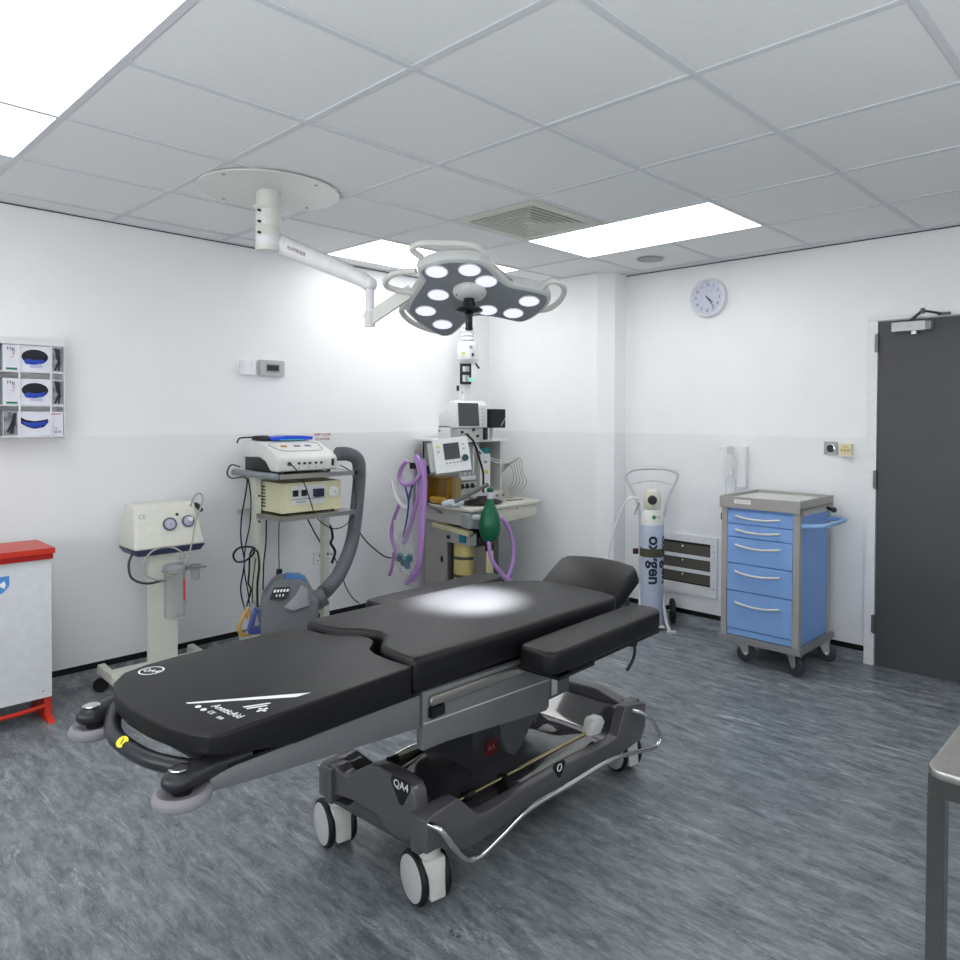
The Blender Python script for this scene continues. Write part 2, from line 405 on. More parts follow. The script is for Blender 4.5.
# recessed low wall grille
gr = thing('wall_vent_grille', 'low white framed air grille with three dark openings behind the oxygen cylinder', 'vent grille', (-2.59, YB, .25))
gx0, gx1, gz0, gz1 = -2.86, -2.35, .205, .615
t = MB(); y0, y1 = YB - .016, YB - .004
t.box(gx0, gx0 + .05, y0, y1, gz0, gz1, bev=.003); t.box(gx1 - .05, gx1, y0, y1, gz0, gz1, bev=.003)
t.box(gx0 + .05, gx1 - .05, y0, y1, gz1 - .05, gz1, bev=.003); t.box(gx0 + .05, gx1 - .05, y0, y1, gz0, gz0 + .07, bev=.003)
t.build('frame', WPL, gr)
MB().box(gx0 + .045, gx1 - .045, YB - .0055, YB - .0042, gz0 + .065, gz1 - .045).build('backing', mat('grille_dark', '#1f1e1c', .6), gr)
for i in range(3):
    z = .285 + i * .098
    MB().hexa([(gx0+.052, YB-.009, z), (gx1-.052, YB-.009, z), (gx1-.052, YB-.006, z), (gx0+.052, YB-.006, z), (gx0+.052, YB-.009, z+.066), (gx1-.052, YB-.009, z+.066), (gx1-.052, YB-.006, z+.066), (gx0+.052, YB-.006, z+.066)]).build('blade', mat('grille_blade', '#5a574f', .5), gr)
    if i < 2:
        MB().box(gx0+.05, gx1-.05, y0, YB-.006, z+.07, z+.094, bev=.002).build('crossbar', WPL, gr)
    MB().ball((-2.61, YB - .014, z + .05), .010).build('knob', CHR, gr)
t = MB()
for z in (.27, .52): t.ball((gx1 - .022, y0, z), .006, (1, .4, 1))
t.build('screw', MGR, gr)

# white spray bottle holder on the wall
dp = thing('wall_dispenser', 'white lever hand gel dispenser on the wall behind the blue trolley', 'dispenser', (-2.22, YB, .97))
MB().box(-2.20, -2.14, YB - .05, YB - .004, .97, 1.235, bev=.006).build('backplate', WPL, dp)
t = MB().tube([(-2.185, YB - .04, 1.02), (-2.19, YB - .05, 1.12), (-2.24, YB - .09, 1.215)], .005, n=8); t.box(-2.29, -2.215, YB - .15, YB - .06, 1.19, 1.235, bev=.01, seg=3)
t.build('lever', WPL, dp)
MB().lathe([(.034, .0), (.036, .01), (.036, .12), (.018, .15), (.014, .17), (0, .17)], (-2.235, YB - .06, .89)).build('bottle', GLASS, dp)
MB().cyl((-2.235, YB - .06, 1.05), (-2.235, YB - .06, 1.09), .016).build('pump', WPL, dp)
MB().box(-2.28, -2.19, YB - .10, YB - .004, .875, .889, bev=.003).build('tray', WPL, dp)

# ------------------------------------------------------------ left wall items
th = thing('thermostat_blank', 'blank white square plate on the left wall beside the thermostat', 'wall plate', (XL, 2.147, 1.67))
MB().box(XL, XL + .022, 2.10, 2.196, 1.668, 1.755, bev=.003).build('cover', mat('blank_white', '#e8e9ee', .4), th)
th = thing('thermostat', 'grey thermostat with a dark display on the left wall', 'thermostat', (XL, 2.3, 1.663))
MB().box(XL, XL + .026, 2.222, 2.385, 1.665, 1.765, bev=.005).build('case', GPL, th)
MB().box(XL + .026, XL + .0275, 2.262, 2.352, 1.69, 1.742).build('bezel', MGR, th)
MB().box(XL + .0275, XL + .0285, 2.268, 2.345, 1.70, 1.735).build('display', mat('lcd_dark', '#33373c', .2), th)
so = thing('wall_socket', 'white double pin power socket low on the wall behind the trolley stand', 'socket', (XL, 2.69, .41))
MB().box(XL + .004, XL + .014, 2.605, 2.765, .425, .512, bev=.002).build('plate', WPL, so)
t = MB()
for y in (2.648, 2.735):
    t.box(XL+.0138, XL+.0148, y-.004, y+.004, .475, .492); t.box(XL+.0138, XL+.0148, y-.018, y-.008, .45, .456); t.box(XL+.0138, XL+.0148, y+.008, y+.018, .45, .456)
t.build('pin_holes', BLKP, so)
# red handwritten words on the wall
MB().text('KEEP CLEAR', .024, frame((XL + .0046, 2.675, 1.292), (0, 1, 0), (0, 0, 1))).build('notice', REDT, kind='structure')
t_ = bpy.data.objects['notice']; t_.name = 'trim_20'
t = MB(); t.text('OF WATER', .022, frame((XL + .0046, 2.675, 1.262), (0, 1, 0), (0, 0, 1))); t.build('trim_21', REDT, **st)

# glove dispenser: white rack with three boxes
gd = thing('glove_dispenser_rack', 'white wall rack holding three glove boxes at the left edge', 'rack', (XL, .99, 1.29))
ry0, ry1, rz0, rz1 = .845, 1.132, 1.298, 1.79
RW = mat('rack_white', '#dfe1e2', .3)
MB().box(XL, XL + .006, ry0, ry1, rz0, rz1, bev=.001).build('backplate', RW, gd)
for y in (ry0, ry1 - .005): MB().box(XL + .006, -4.196, y, y + .005, rz0, rz1, bev=.001).build('side_panel', RW, gd)
MB().box(XL + .006, -4.196, ry0 + .005, ry1 - .005, rz1 - .006, rz1, bev=.001).build('top_panel', RW, gd)
for z in (1.307, 1.458, 1.622): MB().box(XL + .006, -4.192, ry0 + .005, ry1 - .005, z, z + .006, bev=.001).build('shelf', RW, gd)
for y in (.933, 1.066): MB().box(-4.194, -4.190, y, y + .008, rz0, rz1 - .03, bev=.001).build('front_bar', RW, gd)
MB().box(-4.196, -4.192, ry0 + .002, ry1 - .002, 1.757, 1.788, bev=.001).build('top_lip', RW, gd)
BOXW = mat('glove_box_card', '#dfe1ea', .5); PHOTO = mat('glove_photo_print', '#85868b', .5, var=.6, scale=34)
GLB = mat('blue_glove', '#2547b5', .45, var=.25, scale=50); OPN = mat('box_opening_dark', '#1d1f2a', .7); GRN = mat('green_print', '#1f7a52', .5)
def ell(cy, cz, a, b, n=24, cut=None):
    return [(cy + a * math.cos(2*PI*k/n), cz + b * math.sin(2*PI*k/n)) for k in range(n)]
for i, (z0, z1, nm) in enumerate([(1.629, 1.755, 'glove box on the top shelf of the wall rack'), (1.465, 1.592, 'glove box on the middle shelf of the wall rack'), (1.314, 1.432, 'upside-down glove box on the bottom shelf of the wall rack')]):
    g = thing('glove_box', 'white ' + nm, 'glove box', (-4.25, 1.0, z0), group='boxes of gloves in the wall rack')
    MB().box(XL + .01, -4.2, .872, 1.124, z0, z1, bev=.0015).build('carton', BOXW, g)
    fx = -4.1995
    cz = (z0 + z1) / 2
    if i < 2:
        MB().prism(ell(1.004, cz + .008, .056, .036), fx - .002, fx + .0004, 'x').build('opening', OPN, g)
        t = MB()
        t.prism([(.956, cz - .012), (.975, cz - .002), (1.0, cz - .008), (1.03, cz - .004), (1.052, cz + (.004 if i else -.012)), (1.04, cz - .022), (1.0, cz - .032), (.965, cz - .028)], fx - .002, fx + .004, 'x', bev=.002)
        t.build('glove', GLB, g)
        MB().prism([(.98, cz - .03), (1.0, cz - .022), (1.03, cz - .026), (1.035, cz - .042), (.985, cz - .044)], fx - .001, fx + .0036, 'x', bev=.001).build('glove', mat('pale_glove', '#b9bdd6', .5), g)
        MB().box(fx - .001, fx + .0006, 1.078, 1.123, z0 + .004, z1 - .004).build('photo_print', PHOTO, g)
        MB().box(fx - .001, fx + .0006, .885, .93, z0 + .004, z0 + .014).build('green_panel', GRN, g)
        for k, q in enumerate(([(1.084, z0+.008), (1.094, z0+.008), (1.112, z0+.06), (1.104, z0+.066)], [(1.100, z0+.006), (1.108, z0+.006), (1.114, z0+.05), (1.106, z0+.062)], [(1.096, z0+.06), (1.114, z0+.055), (1.110, z0+.115), (1.086, z0+.118)])):
            MB().prism(q, fx - .001, fx + .0011, 'x').build('hand_print', mat('hand_print', '#26272c', .5), g)
        t = MB(); t.text('H', .024, frame((fx + .0006, .897, z1 - .02), (0, 1, 0), (0, 0, 1))); t.text('R', .024, frame((fx + .0006, .915, z1 - .026), (0, 1, 0), (0, 0, 1)))
        t.build('blue_letters', DNAVY, g)
        t = MB(); t.text('S', .022, frame((fx + .0006, .915, z1 - .044), (0, 1, 0), (0, 0, 1))); t.text('THIN', .007, frame((fx + .0006, .91, z1 - .06), (0, 1, 0), (0, 0, 1))); t.build('red_letters', REDT, g)
    else:
        MB().prism([(.944, cz + .03), (.965, cz + .018), (1.0, cz + .012), (1.03, cz + .016), (1.058, cz + .022), (1.06, cz + .006), (1.04, cz - .018), (1.0, cz - .026), (.97, cz - .016), (.945, cz + .0)], fx - .002, fx + .0004, 'x').build('opening', OPN, g)
        MB().prism([(.944, cz + .014), (.98, cz + .004), (1.03, cz + .008), (1.056, cz + .014), (1.052, cz), (1.03, cz - .016), (1.0, cz - .022), (.965, cz - .012)], fx - .002, fx + .004, 'x', bev=.002).build('glove', GLB, g)
        MB().box(fx - .001, fx + .0006, .874, .93, z0 + .002, z1 - .002).build('photo_print', PHOTO, g)
        for q in ([(.884, z0+.02), (.894, z0+.012), (.912, z0+.06), (.906, z0+.066)], [(.898, z0+.008), (.914, z0+.010), (.918, z0+.05), (.906, z0+.055)], [(.900, z0+.05), (.922, z0+.05), (.926, z0+.112), (.912, z0+.108)]):
            MB().prism(q, fx - .001, fx + .0011, 'x').build('hand_print', mat('hand_print', '#26272c', .5), g)
        t = MB(); t.text('R', .022, frame((fx + .0006, 1.09, z0 + .018), (0, -1, 0), (0, 0, -1))); t.text('H', .022, frame((fx + .0006, 1.107, z0 + .018), (0, -1, 0), (0, 0, -1))); t.build('blue_letters', DNAVY, g)
        t = MB(); t.text('LARGE', .014, frame((fx + .0006, 1.095, z1 - .01), (0, -1, 0), (0, 0, -1))); t.text('S', .016, frame((fx + .0006, 1.093, z0 + .036), (0, -1, 0), (0, 0, -1))); t.build('red_letters', REDT, g)

# ------------------------------------------------------------ ceiling fittings
cv = thing('ceiling_vent', 'square pale grey four way air vent in the ceiling', 'air vent', (-2.638, 2.885, ZC))
VM = mat('vent_grey', '#d2d3c8', .5); vx, vy = -2.638, 2.885
def ring(t, h0, h1, z0, z1, z0b=None, z1b=None):
    """square louvre ring: outer half size h1 at z0, inner h0 at z1"""
    for k in range(4):
        M = Matrix.Translation((vx, vy, 0)) @ Matrix.Rotation(k * PI / 2, 4, 'Z')
        b = bmesh.new(); th = .003
        v = [b.verts.new(M @ Vector(p)) for p in ((-h1, -h1, z0), (h1, -h1, z0), (h0, -h0, z1), (-h0, -h0, z1), (-h1, -h1, z0 + th), (h1, -h1, z0 + th), (h0, -h0, z1 + th), (-h0, -h0, z1 + th))]
        for f in ((0,3,2,1),(4,5,6,7),(0,1,5,4),(1,2,6,5),(2,3,7,6),(3,0,4,7)): b.faces.new([v[i] for i in f])
        bmesh.ops.recalc_face_normals(b, faces=b.faces); t._merge(b)
t = MB(); ring(t, .235, .286, ZC - .004, ZC - .006); t.build('frame', VM, cv)
for h in (.228, .193, .158, .123, .088, .053): 
    t = MB(); ring(t, h - .014, h, ZC - .006, ZC + .022); ring(t, h - .001, h + .010, ZC - .007, ZC - .007); t.build('louvre', VM, cv)
MB().box(vx - .03, vx + .03, vy - .03, vy + .03, ZC - .008, ZC + .0).build('centre_plate', VM, cv)
MB().box(vx - .285, vx + .285, vy - .285, vy + .285, ZC + .07, ZC + .075).build('duct_plate', mat('duct_dark', '#0c0c0a', .9), cv)
t = MB()
for a, b, c, d in ((-.285, -.28, -.285, .285), (.28, .285, -.285, .285), (-.28, .28, -.285, -.28), (-.28, .28, .28, .285)): t.box(vx+a, vx+b, vy+c, vy+d, ZC, ZC + .07)
t.build('duct_box', GAP, cv)
MB().lathe([(.085, 0), (.085, -.006), (.07, -.009), (0, -.009)], (-2.66, 4.09, ZC), n=40).build('ceiling_speaker', mat('speaker_grey', '#a9adac', .7, var=.2, scale=400), label='small round grey speaker set in the ceiling above the clock', category='speaker')

# ------------------------------------------------------------ surgical lamp
PB = Vector((-3.165, 1.68, 0))
sl = thing('surgical_lamp', 'white ceiling mounted surgical lamp with nine glowing lenses on a jointed arm', 'surgical lamp', (PB.x, PB.y, ZC))
LW = mat('lamp_white', '#dcdcd6', .3); LWB = mat('lamp_white_arm', '#e4e5e6', .28)
MB().lathe([(.310, 0), (.312, -.004), (.309, -.008), (0, -.008)], (PB.x, PB.y + .01, ZC - .002), n=64).build('ceiling_plate', LW, sl)
t = MB(); 
for a in (20, 110, 200, 290): t.lathe([(.007, 0), (.007, -.003), (0, -.004)], (PB.x + .27 * math.cos(math.radians(a)), PB.y + .27 * math.sin(math.radians(a)), ZC - .010), n=10)
t.build('plate_screws', MGR, sl)
pc = MB().lathe([(.055, ZC - .01), (.055, 2.385), (.064, 2.382), (.065, 2.368), (.0555, 2.362), (.0555, 2.292), (.054, 2.290), (.0555, 2.288), (.0555, 2.20), (.0575, 2.198), (.0575, 2.185), (.052, 2.176), (0, 2.174)], (PB.x, PB.y, 0), n=40).build('column', LW, sl)
t = MB()
for z, x in ((2.35, 0), (2.30, .0), (2.25, .0)):
    t.cyl((PB.x + .02, PB.y - .045, z), (PB.x + .025, PB.y - .062, z), .006, n=10)
t.build('column_bolts', BLKP, pc)
A0 = Vector((PB.x - .01, PB.y + .055, 2.225)); A1 = Vector((-2.660, 1.873, 2.003))
t = MB(); t.tube([A0, A0 + (A1 - A0) * .5, A1 - (A1 - A0) * .08, A1 + Vector((.01, .004, -.02))], .046, n=18, smooth=10, rfun=lambda q, i: 1 - .38 * q)
t.ball(A1 + Vector((.012, .004, -.012)), .031); t.cyl((PB.x, PB.y, 2.19), (PB.x, PB.y, 2.24), .0558, n=30)
arm = t.build('spring_arm', LWB, sl)
d = (A1 - A0).normalized(); upv = Vector((0, 0, 1)); side = Vector((d.y, -d.x, 0)).normalized()
mt = MB().text('AUATRODE', .023, frame(A0 + d * .17 + side * .0435 + Vector((0, 0, .004)), d, side.cross(d)))
mt.build('maker_mark', mat('dark_red_print', '#6f4a4a', .5), arm)
t = MB(); t.cyl(A1 + Vector((.012, .004, 0)), (A1.x + .012, A1.y + .004, 1.84), .0185, n=18, bev=.002); t.build('drop_tube', LWB, sl)
P0 = Vector((-2.2837, 2.1227, 1.9517)); n_ = Vector((.2505, -.2329, -.9397)).normalized()
e1 = Vector((.6808, .7325, 0)); e2 = Vector((-.6883, .6398, -.3420)).normalized(); e1 = e2.cross(n_).normalized() if e2.cross(n_).dot(Vector((.68,.73,0))) > 0 else -e2.cross(n_).normalized()
HM = Matrix((e1, e2, n_)).transposed().to_4x4(); HM.translation = P0      # local x right, y away/down, z beam direction
hp = lambda a, b, c=0: HM @ Vector((a, b, c))
J = Vector((A1.x + .012, A1.y + .004, 1.842)); K = hp(-.245, .08, -.045)
t = MB(); dd = (K - J); L_ = dd.length
Mb = Matrix.Translation(J) @ dd.to_track_quat('X', 'Z').to_matrix().to_4x4()
t.box(-.02, L_, -.016, .016, -.026, .026, bev=.006, M=Mb); t.cyl(J + Vector((0, 0, -.035)), J + Vector((0, 0, .03)), .022, n=20)
t.build('yoke_arm', LW, sl)
face = [(-.185, -.165), (-.105, -.215), (-.039, -.226), (.035, -.218), (.077, -.17), (.114, -.1), (.169, -.04), (.241, -.014), (.318, .018), (.337, .055), (.333, .111), (.295, .2), (.252, .258), (.22, .262), (.164, .238), (.097, .216), (.041, .212), (.0, .235), (-.03, .29), (-.085, .40), (-.11, .42), (-.14, .408), (-.216, .30), (-.258, .208), (-.262, .17), (-.237, .08), (-.19, -.04), (-.176, -.09), (-.187, -.13)]
cen = Vector((.02, .05))
def off(poly, dlt):
    out = []; n = len(poly)
    for i in range(n):
        p, q, r = Vector(poly[i-1]), Vector(poly[i]), Vector(poly[(i+1) % n])
        n1 = Vector(((q-p).y, -(q-p).x)).normalized(); n2 = Vector(((r-q).y, -(r-q).x)).normalized()
        nn = (n1 + n2).normalized(); out.append(tuple(q + nn * dlt))
    return out
area = sum(face[i-1][0]*face[i][1] - face[i][0]*face[i-1][1] for i in range(len(face)))
sg = 1 if area > 0 else -1
fs = [tuple(v[:2]) for v in catmull([(x, y, 0) for x, y in face], 3, True)]
def loft(layers, M):
    b = bmesh.new(); rs = [[b.verts.new((x, y, z)) for x, y in P] for P, z in layers]; n = len(rs[0])
    for A, Bq in zip(rs, rs[1:]):
        for k in range(n): b.faces.new((A[k], A[(k+1) % n], Bq[(k+1) % n], Bq[k]))
    b.faces.new(rs[0]); b.faces.new(rs[-1]); bmesh.ops.triangulate(b, faces=[f for f in b.faces if len(f.verts) > 4])
    bmesh.ops.recalc_face_normals(b, faces=b.faces)
    return MB()._merge(b, M)
hd = loft([(off(fs, sg*.006), .001), (off(fs, sg*.016), -.004), (off(fs, sg*.02), -.02), (off(fs, sg*.016), -.045), (off(fs, -sg*.004), -.062), (off(fs, -sg*.03), -.072)], HM).build('lamp_head', mat('lamp_housing', '#c9ccca', .35), sl)
fp = loft([(fs, .0045), (off(fs, sg*.001), .0)], HM).build('face_plate', mat('lamp_face_grey', '#8a8f92', .45), sl)
LENS = emis('lens_glow', '#e6e8fb', 1.5)
lens = [(-.13, -.161), (.002, -.179), (.071, -.093), (-.13, .026), (-.191, .171), (-.121, .299), (.081, .154), (.199, .179), (.261, .067)]
for a, b in lens:
    o = MB().lathe([(.0, .0045), (.046, .0045), (.048, .0075), (.0445, .0085), (0, .006)], (0, 0, 0), n=32)
    o.bm.transform(HM @ Matrix.Translation((a, b, 0))); l = o.build('lens', mat('lens_bezel', '#e8ebf2', .2), sl)
    o = MB().lathe([(.043, .0086), (.03, .0100), (0, .0105)], (0, 0, 0), n=32); o.bm.transform(HM @ Matrix.Translation((a, b, 0)))
    o.build('diffuser', LENS, l)
o = MB().lathe([(.070, .002), (.072, .014), (.066, .024), (.045, .034), (.03, .038), (0, .04)], (0, 0, 0), n=36); o.bm.transform(HM @ Matrix.Translation((.003, -.012, 0))); hub = o.build('handle_hub', mat('hub_white', '#cfd1d0', .35), sl)
t = MB()
for a in (-.046, .05): 
    q = MB().lathe([(.009, .024), (.009, .030), (0, .030)], (0, 0, 0), n=14); q.bm.transform(HM @ Matrix.Translation((a, -.016, 0)))
    m_ = bpy.data.meshes.new('x'); q.bm.to_mesh(m_); t.bm.from_mesh(m_); bpy.data.meshes.remove(m_); q.bm.free()
t.build('hub_screws', BLKP, hub)
hz = Vector((.04, -.03, -1)).normalized(); h0 = hp(.0, .0, .036)
o = MB().lathe([(.022, 0), (.026, .02), (.03, .032), (.056, .045), (.060, .052), (.050, .058), (.022, .062), (.0155, .07), (.015, .122), (.0165, .126), (.0165, .134), (.012, .135), (.012, .126), (0, .126)], h0, hz, 32)
o.build('sterile_handle', mat('handle_black', '#16171c', .25), sl)
LH = mat('loop_handle_white', '#d4d5cf', .35)
for pts in ([(-.215, -.12, -.02), (-.30, -.09, -.025), (-.345, -.035, -.025), (-.345, .02, -.025), (-.30, .05, -.025), (-.235, .06, -.02)],
            [(-.262, .17, -.02), (-.30, .21, -.025), (-.295, .28, -.025), (-.25, .36, -.025), (-.18, .42, -.025), (-.12, .425, -.02)],
            [(.31, .0, -.02), (.345, -.05, -.025), (.39, -.03, -.025), (.412, .03, -.025), (.40, .12, -.025), (.36, .19, -.025), (.29, .205, -.02)],
            [(-.19, -.18, -.045), (-.225, -.225, -.055), (-.19, -.257, -.06), (-.12, -.262, -.06), (-.03, -.260, -.06), (.035, -.245, -.055), (.055, -.20, -.045)]):
    MB().tube([hp(*q) for q in pts], .013, n=12).build('loop_handle', LH, sl)
dx = (hp(.169, -.04) - hp(.077, -.17)).normalized()
side_n = hp(.12, -.14, 0) - hp(.02, -.02, 0); side_n = (side_n - side_n.dot(dx) * dx - side_n.dot(n_) * n_).normalized()
MB().text('AUATRODE hedLED', .017, frame(hp(.123, -.105, -.018) + side_n * .0215, dx, -n_)).build('maker_mark', mat('dark_print_lamp', '#5b3a3e', .5), hd)
spd = bpy.data.lights.new('lamp_beam', 'SPOT'); spd.energy = 3000; spd.spot_size = math.radians(23); spd.spot_blend = 1.0; spd.shadow_soft_size = .05; spd.color = (.93, .95, 1)
so_ = bpy.data.objects.new('lamp_beam', spd); C.objects.link(so_)
tgt = Vector((-2.00, 1.86, .74)); src = hp(.10, .06, .03)
so_.matrix_world = Matrix.Translation(src) @ (tgt - src).to_track_quat('-Z', 'Y').to_matrix().to_4x4()

# ------------------------------------------------------------ operating table / trolley bed (local frame: u across, v towards the head end)
bed = thing('patient_trolley', 'black padded patient trolley bed on a grey wheeled base under the surgical lamp', 'patient trolley', (-1.86, 1.27, 0), math.radians(3))
tilt = lambda v: (v[0], v[1], v[2] - .02 * max(0, v[1]))
L_ = dict(local=True)
foot = [(-.279, -.03), (-.281, -.2), (-.279, -.42), (-.272, -.50), (-.25, -.565), (-.195, -.61), (-.10, -.64), (0, -.652), (.10, -.651), (.18, -.64), (.25, -.622), (.292, -.604), (.303, -.58), (.299, -.4), (.294, -.04)]
fn = [(.285, -.032), (.20, -.036), (.13, -.03), (.085, -.015), (.03, .045), (-.005, .056), (-.05, .052), (-.09, .026), (-.15, -.012), (-.22, -.022)]
MB().prism(foot + fn, .652, .737, bev=.02, seg=4).map(lambda v: (v[0], v[1], v[2] + (.04 * min(1, max(0, (-.50 - v[1]) / .09)) if v[2] < .70 else 0))).build('foot_mattress', VINYL, bed, **L_)
MB().prism([(-.25, -.02), (-.25, -.45), (-.2, -.52), (-.1, -.565), (.02, -.58), (.15, -.575), (.25, -.55), (.27, -.5), (.27, -.02)], .632, .655, bev=.004).build('foot_platform', BLK, bed, **L_)
seat = [(-.283, .01), (-.21, -.004), (-.15, 0), (-.10, .018), (-.055, .06), (0, .076), (.045, .068), (.09, .02), (.125, -.01), (.19, -.022), (.292, -.03), (.289, .3), (.289, .7), (.289, .98), (.27, 1.03), (.2, 1.055), (.05, 1.068), (-.05, 1.066), (-.12, 1.05), (-.2, .97), (-.25, .88), (-.285, .8), (-.285, .4)]
MB().prism(seat, .652, .752, bev=.02, seg=4).map(tilt).build('seat_mattress', VINYL, bed, **L_)
MB().box(-.26, .26, .02, .98, .636, .655).map(tilt).build('seat_platform', BLK, bed, **L_)
# head section: cushion hinged up
hM = Matrix.Translation((.038, 1.075, .665)) @ Matrix.Rotation(math.radians(29), 4, 'X')
hc = [(-.195, 0), (.195, 0), (.197, .20), (.17, .228), (.08, .245), (0, .25), (-.08, .246), (-.17, .232), (-.197, .205)]
MB().prism(hc, -.035, .035, bev=.016, seg=4, M=hM).build('head_cushion', VINYL, bed, **L_)
MB().box(-.15, .15, -.03, .19, -.05, -.037, M=hM).build('head_board', HANDG, bed, **L_)
t = MB(); 
for x in (-.13, .13): t.tube([(.038 + x, 1.0, .60), (.038 + x, 1.10, .61), (.038 + x, 1.18, .66)], .012)
t.build('head_hinge_bars', CHR, bed, **L_)
# arm boards
for sgn, z, nm in ((1, .708, 'near'), (-1, .715, 'far')):
    ap = [(.322, .39), (.342, .368), (.44, .362), (.468, .382), (.472, .5), (.470, 1.0), (.45, 1.045), (.41, 1.06), (.37, 1.055), (.335, 1.03), (.322, .97), (.318, .6)]
    if sgn < 0: ap = [(-x - .0, y + .02) for x, y in ap][::-1]
    MB().prism(ap, z - .072, z, bev=.018, seg=4).build('arm_board_cushion', VINYL, bed, **L_)
    x0, x1 = (.335, .455) if sgn > 0 else (-.455, -.335)
    MB().box(x0, x1, .47, 1.03, z - .086, z - .073, bev=.003).build('arm_board_plate', BLK, bed, **L_)
    x0, x1 = (.29, .46) if sgn > 0 else (-.46, -.29)
    MB().box(x0, x1, .41, .60, z - .094, z - .084, bev=.002).build('arm_board_bracket', BLK, bed, **L_)
    s = sgn
    t = MB(); t.tube([(s*.40, .93, z - .09), (s*.40, .95, z - .14), (s*.395, .945, z - .18), (s*.385, .92, z - .215)], .006); t.cyl((s*.40, .93, z-.085), (s*.40, .93, z-.12), .02)
    t.build('release_lever', HANDG, bed, **L_)
# side panels
for s in (1, -1):
    a, b = (.268, .286) if s > 0 else (-.286, -.268)
    MB().prism([(-.60, .612), (-.60, .640), (-.53, .652), (0, .648), (0, .555), (-.48, .598)], a, b, 'x', bev=.002).build('foot_side_panel', PANELG, bed, **L_)
    MB().prism([(-.56, .651), (-.56, .658), (0, .658), (0, .648)], a, b + (0.002 if s > 0 else 0), 'x').build('panel_trim', BLK, bed, **L_)
    a, b = (.262, .29) if s > 0 else (-.29, -.262)
    sp = MB().prism([(.008, .652), (.008, .489), (.10, .485), (.565, .430), (.58, .44), (.585, .60), (.585, .625)], a, b, 'x', bev=.002).build('seat_side_panel', PANELG, bed, **L_)
    a2, b2 = (.289, .292) if s > 0 else (-.292, -.289)
    MB().prism([(.01, .562), (.01, .566), (.58, .534), (.58, .530)], a2, b2, 'x').build('panel_ridge', GPL, sp, **L_)
    a2, b2 = (.294, .304) if s > 0 else (-.304, -.294)
    MB().prism([(.03, .610), (.024, .622), (.03, .638), (.60, .623), (.60, .595)], a2, b2, 'x', bev=.002).build('accessory_rail', STEEL, bed, **L_)
    MB().box(min(s*.292, s*.308), max(s*.292, s*.308), .025, .075, .578, .606, bev=.004).build('rail_clip', BLK, bed, **L_)
    a2, b2 = (.25, .272) if s > 0 else (-.272, -.25)
    MB().prism([(.35, .46), (.36, .40), (.39, .345), (.425, .325), (.46, .345), (.51, .40), (.56, .425), (.565, .44)], a2, b2, 'x', bev=.002).build('lift_bracket', mat('bracket_grey', '#47494c', .35, metal=.3), bed, **L_)
    a2, b2 = (.15, .285) if s > 0 else (-.285, -.15)
    MB().box(a2, b2, .588, .70, .46, .612, bev=.004).build('back_actuator_housing', mat('housing_grey', '#505357', .4), bed, **L_)
    a2, b2 = (.285, .287) if s > 0 else (-.287, -.285)
    MB().box(a2, b2, .60, .63, .47, .56).build('rating_label', GPL, bed, **L_)
    # back section frame
    a2, b2 = (.23, .255) if s > 0 else (-.255, -.23)
    MB().box(a2, b2, .60, 1.05, .61, .645, bev=.003).map(tilt).build('back_frame', PANELG, bed, **L_)
# foot end handle with bumper wheels
for s in (1, -1):
    cx = .268 if s > 0 else -.232; cy = -.658 if s > 0 else -.648
    t = MB(); t.hexa([(s*.215, -.52, .628), (s*.286, -.52, .628), (s*.285, -.44, .634), (s*.235, -.44, .634), (s*.215, -.52, .656), (s*.286, -.52, .656), (s*.285, -.44, .655), (s*.235, -.44, .655)], bev=.006)
    t.tube([(s*.255, -.50, .656), (s*.255, -.57, .656), ((cx + s*.256) / 2, -.615, .656), (cx, cy + .01, .656), (cx, cy - .002, .656)], .030, n=18, rfun=lambda f, i: 1 + .12 * math.sin(f * PI * .8))
    t.ball((cx, cy - .002, .656), .034, (1, 1, 1), n=22)
    t.map(lambda v: (v[0], v[1], .656 + (v[2] - .656) * .72))
    t.build('bumper_mount', HANDG, bed, **L_)
    rg = MB(); rg.lathe([(.013, .0), (.020, .0), (.0205, .002), (.018, .0035), (.0135, .003)], (cx, cy, .6785), n=32); rg.build('mount_ring', CHR, bed, **L_)
    rg = MB(); rg.lathe([(0, .0), (.0135, .0), (.0135, .0022), (0, .0022)], (cx, cy, .6785), n=24); rg.build('mount_cap', BLK, bed, **L_)
    bc = (cx + (.0 if s > 0 else .004), cy + .006, 0)
    MB().lathe([(0, .603), (.032, .603), (.049, .605), (.058, .611), (.060, .620), (.057, .628), (.049, .633), (.038, .631), (.029, .626), (0, .626)], bc, n=44).build('bumper_wheel', mat('bumper_grey', '#7f7d84', .5), bed, **L_)
    MB().cyl((bc[0], bc[1], .625), (bc[0], bc[1], .645), .020).build('bumper_axle', BLK, bed, **L_)
t = MB().tube([(-.25, -.595, .656), (-.215, -.602, .656), (-.165, -.622, .656), (-.11, -.645, .656), (-.05, -.660, .656), (.0, -.665, .656), (.06, -.665, .656), (.13, -.658, .656), (.19, -.640, .656), (.255, -.61, .656)], .019, n=16)
hb = t.build('push_handle', HANDG, bed, **L_)
yn = Vector((.35, -.55, .76)).normalized(); yc = Vector((.022, -.665, .656)) + yn * .0212
yl = MB().lathe([(.0135, 0), (.0135, .0015), (0, .0018)], yc, yn, 28).build('yellow_sticker', mat('yellow_disc', '#e6d93a', .4), bed, **L_)
yx = Vector((0, 0, 1)).cross(yn).normalized(); MB().text('I', .02, frame(yc + yn * .0022, yx, yn.cross(yx))).build('sticker_mark', BLKP, yl, **L_)

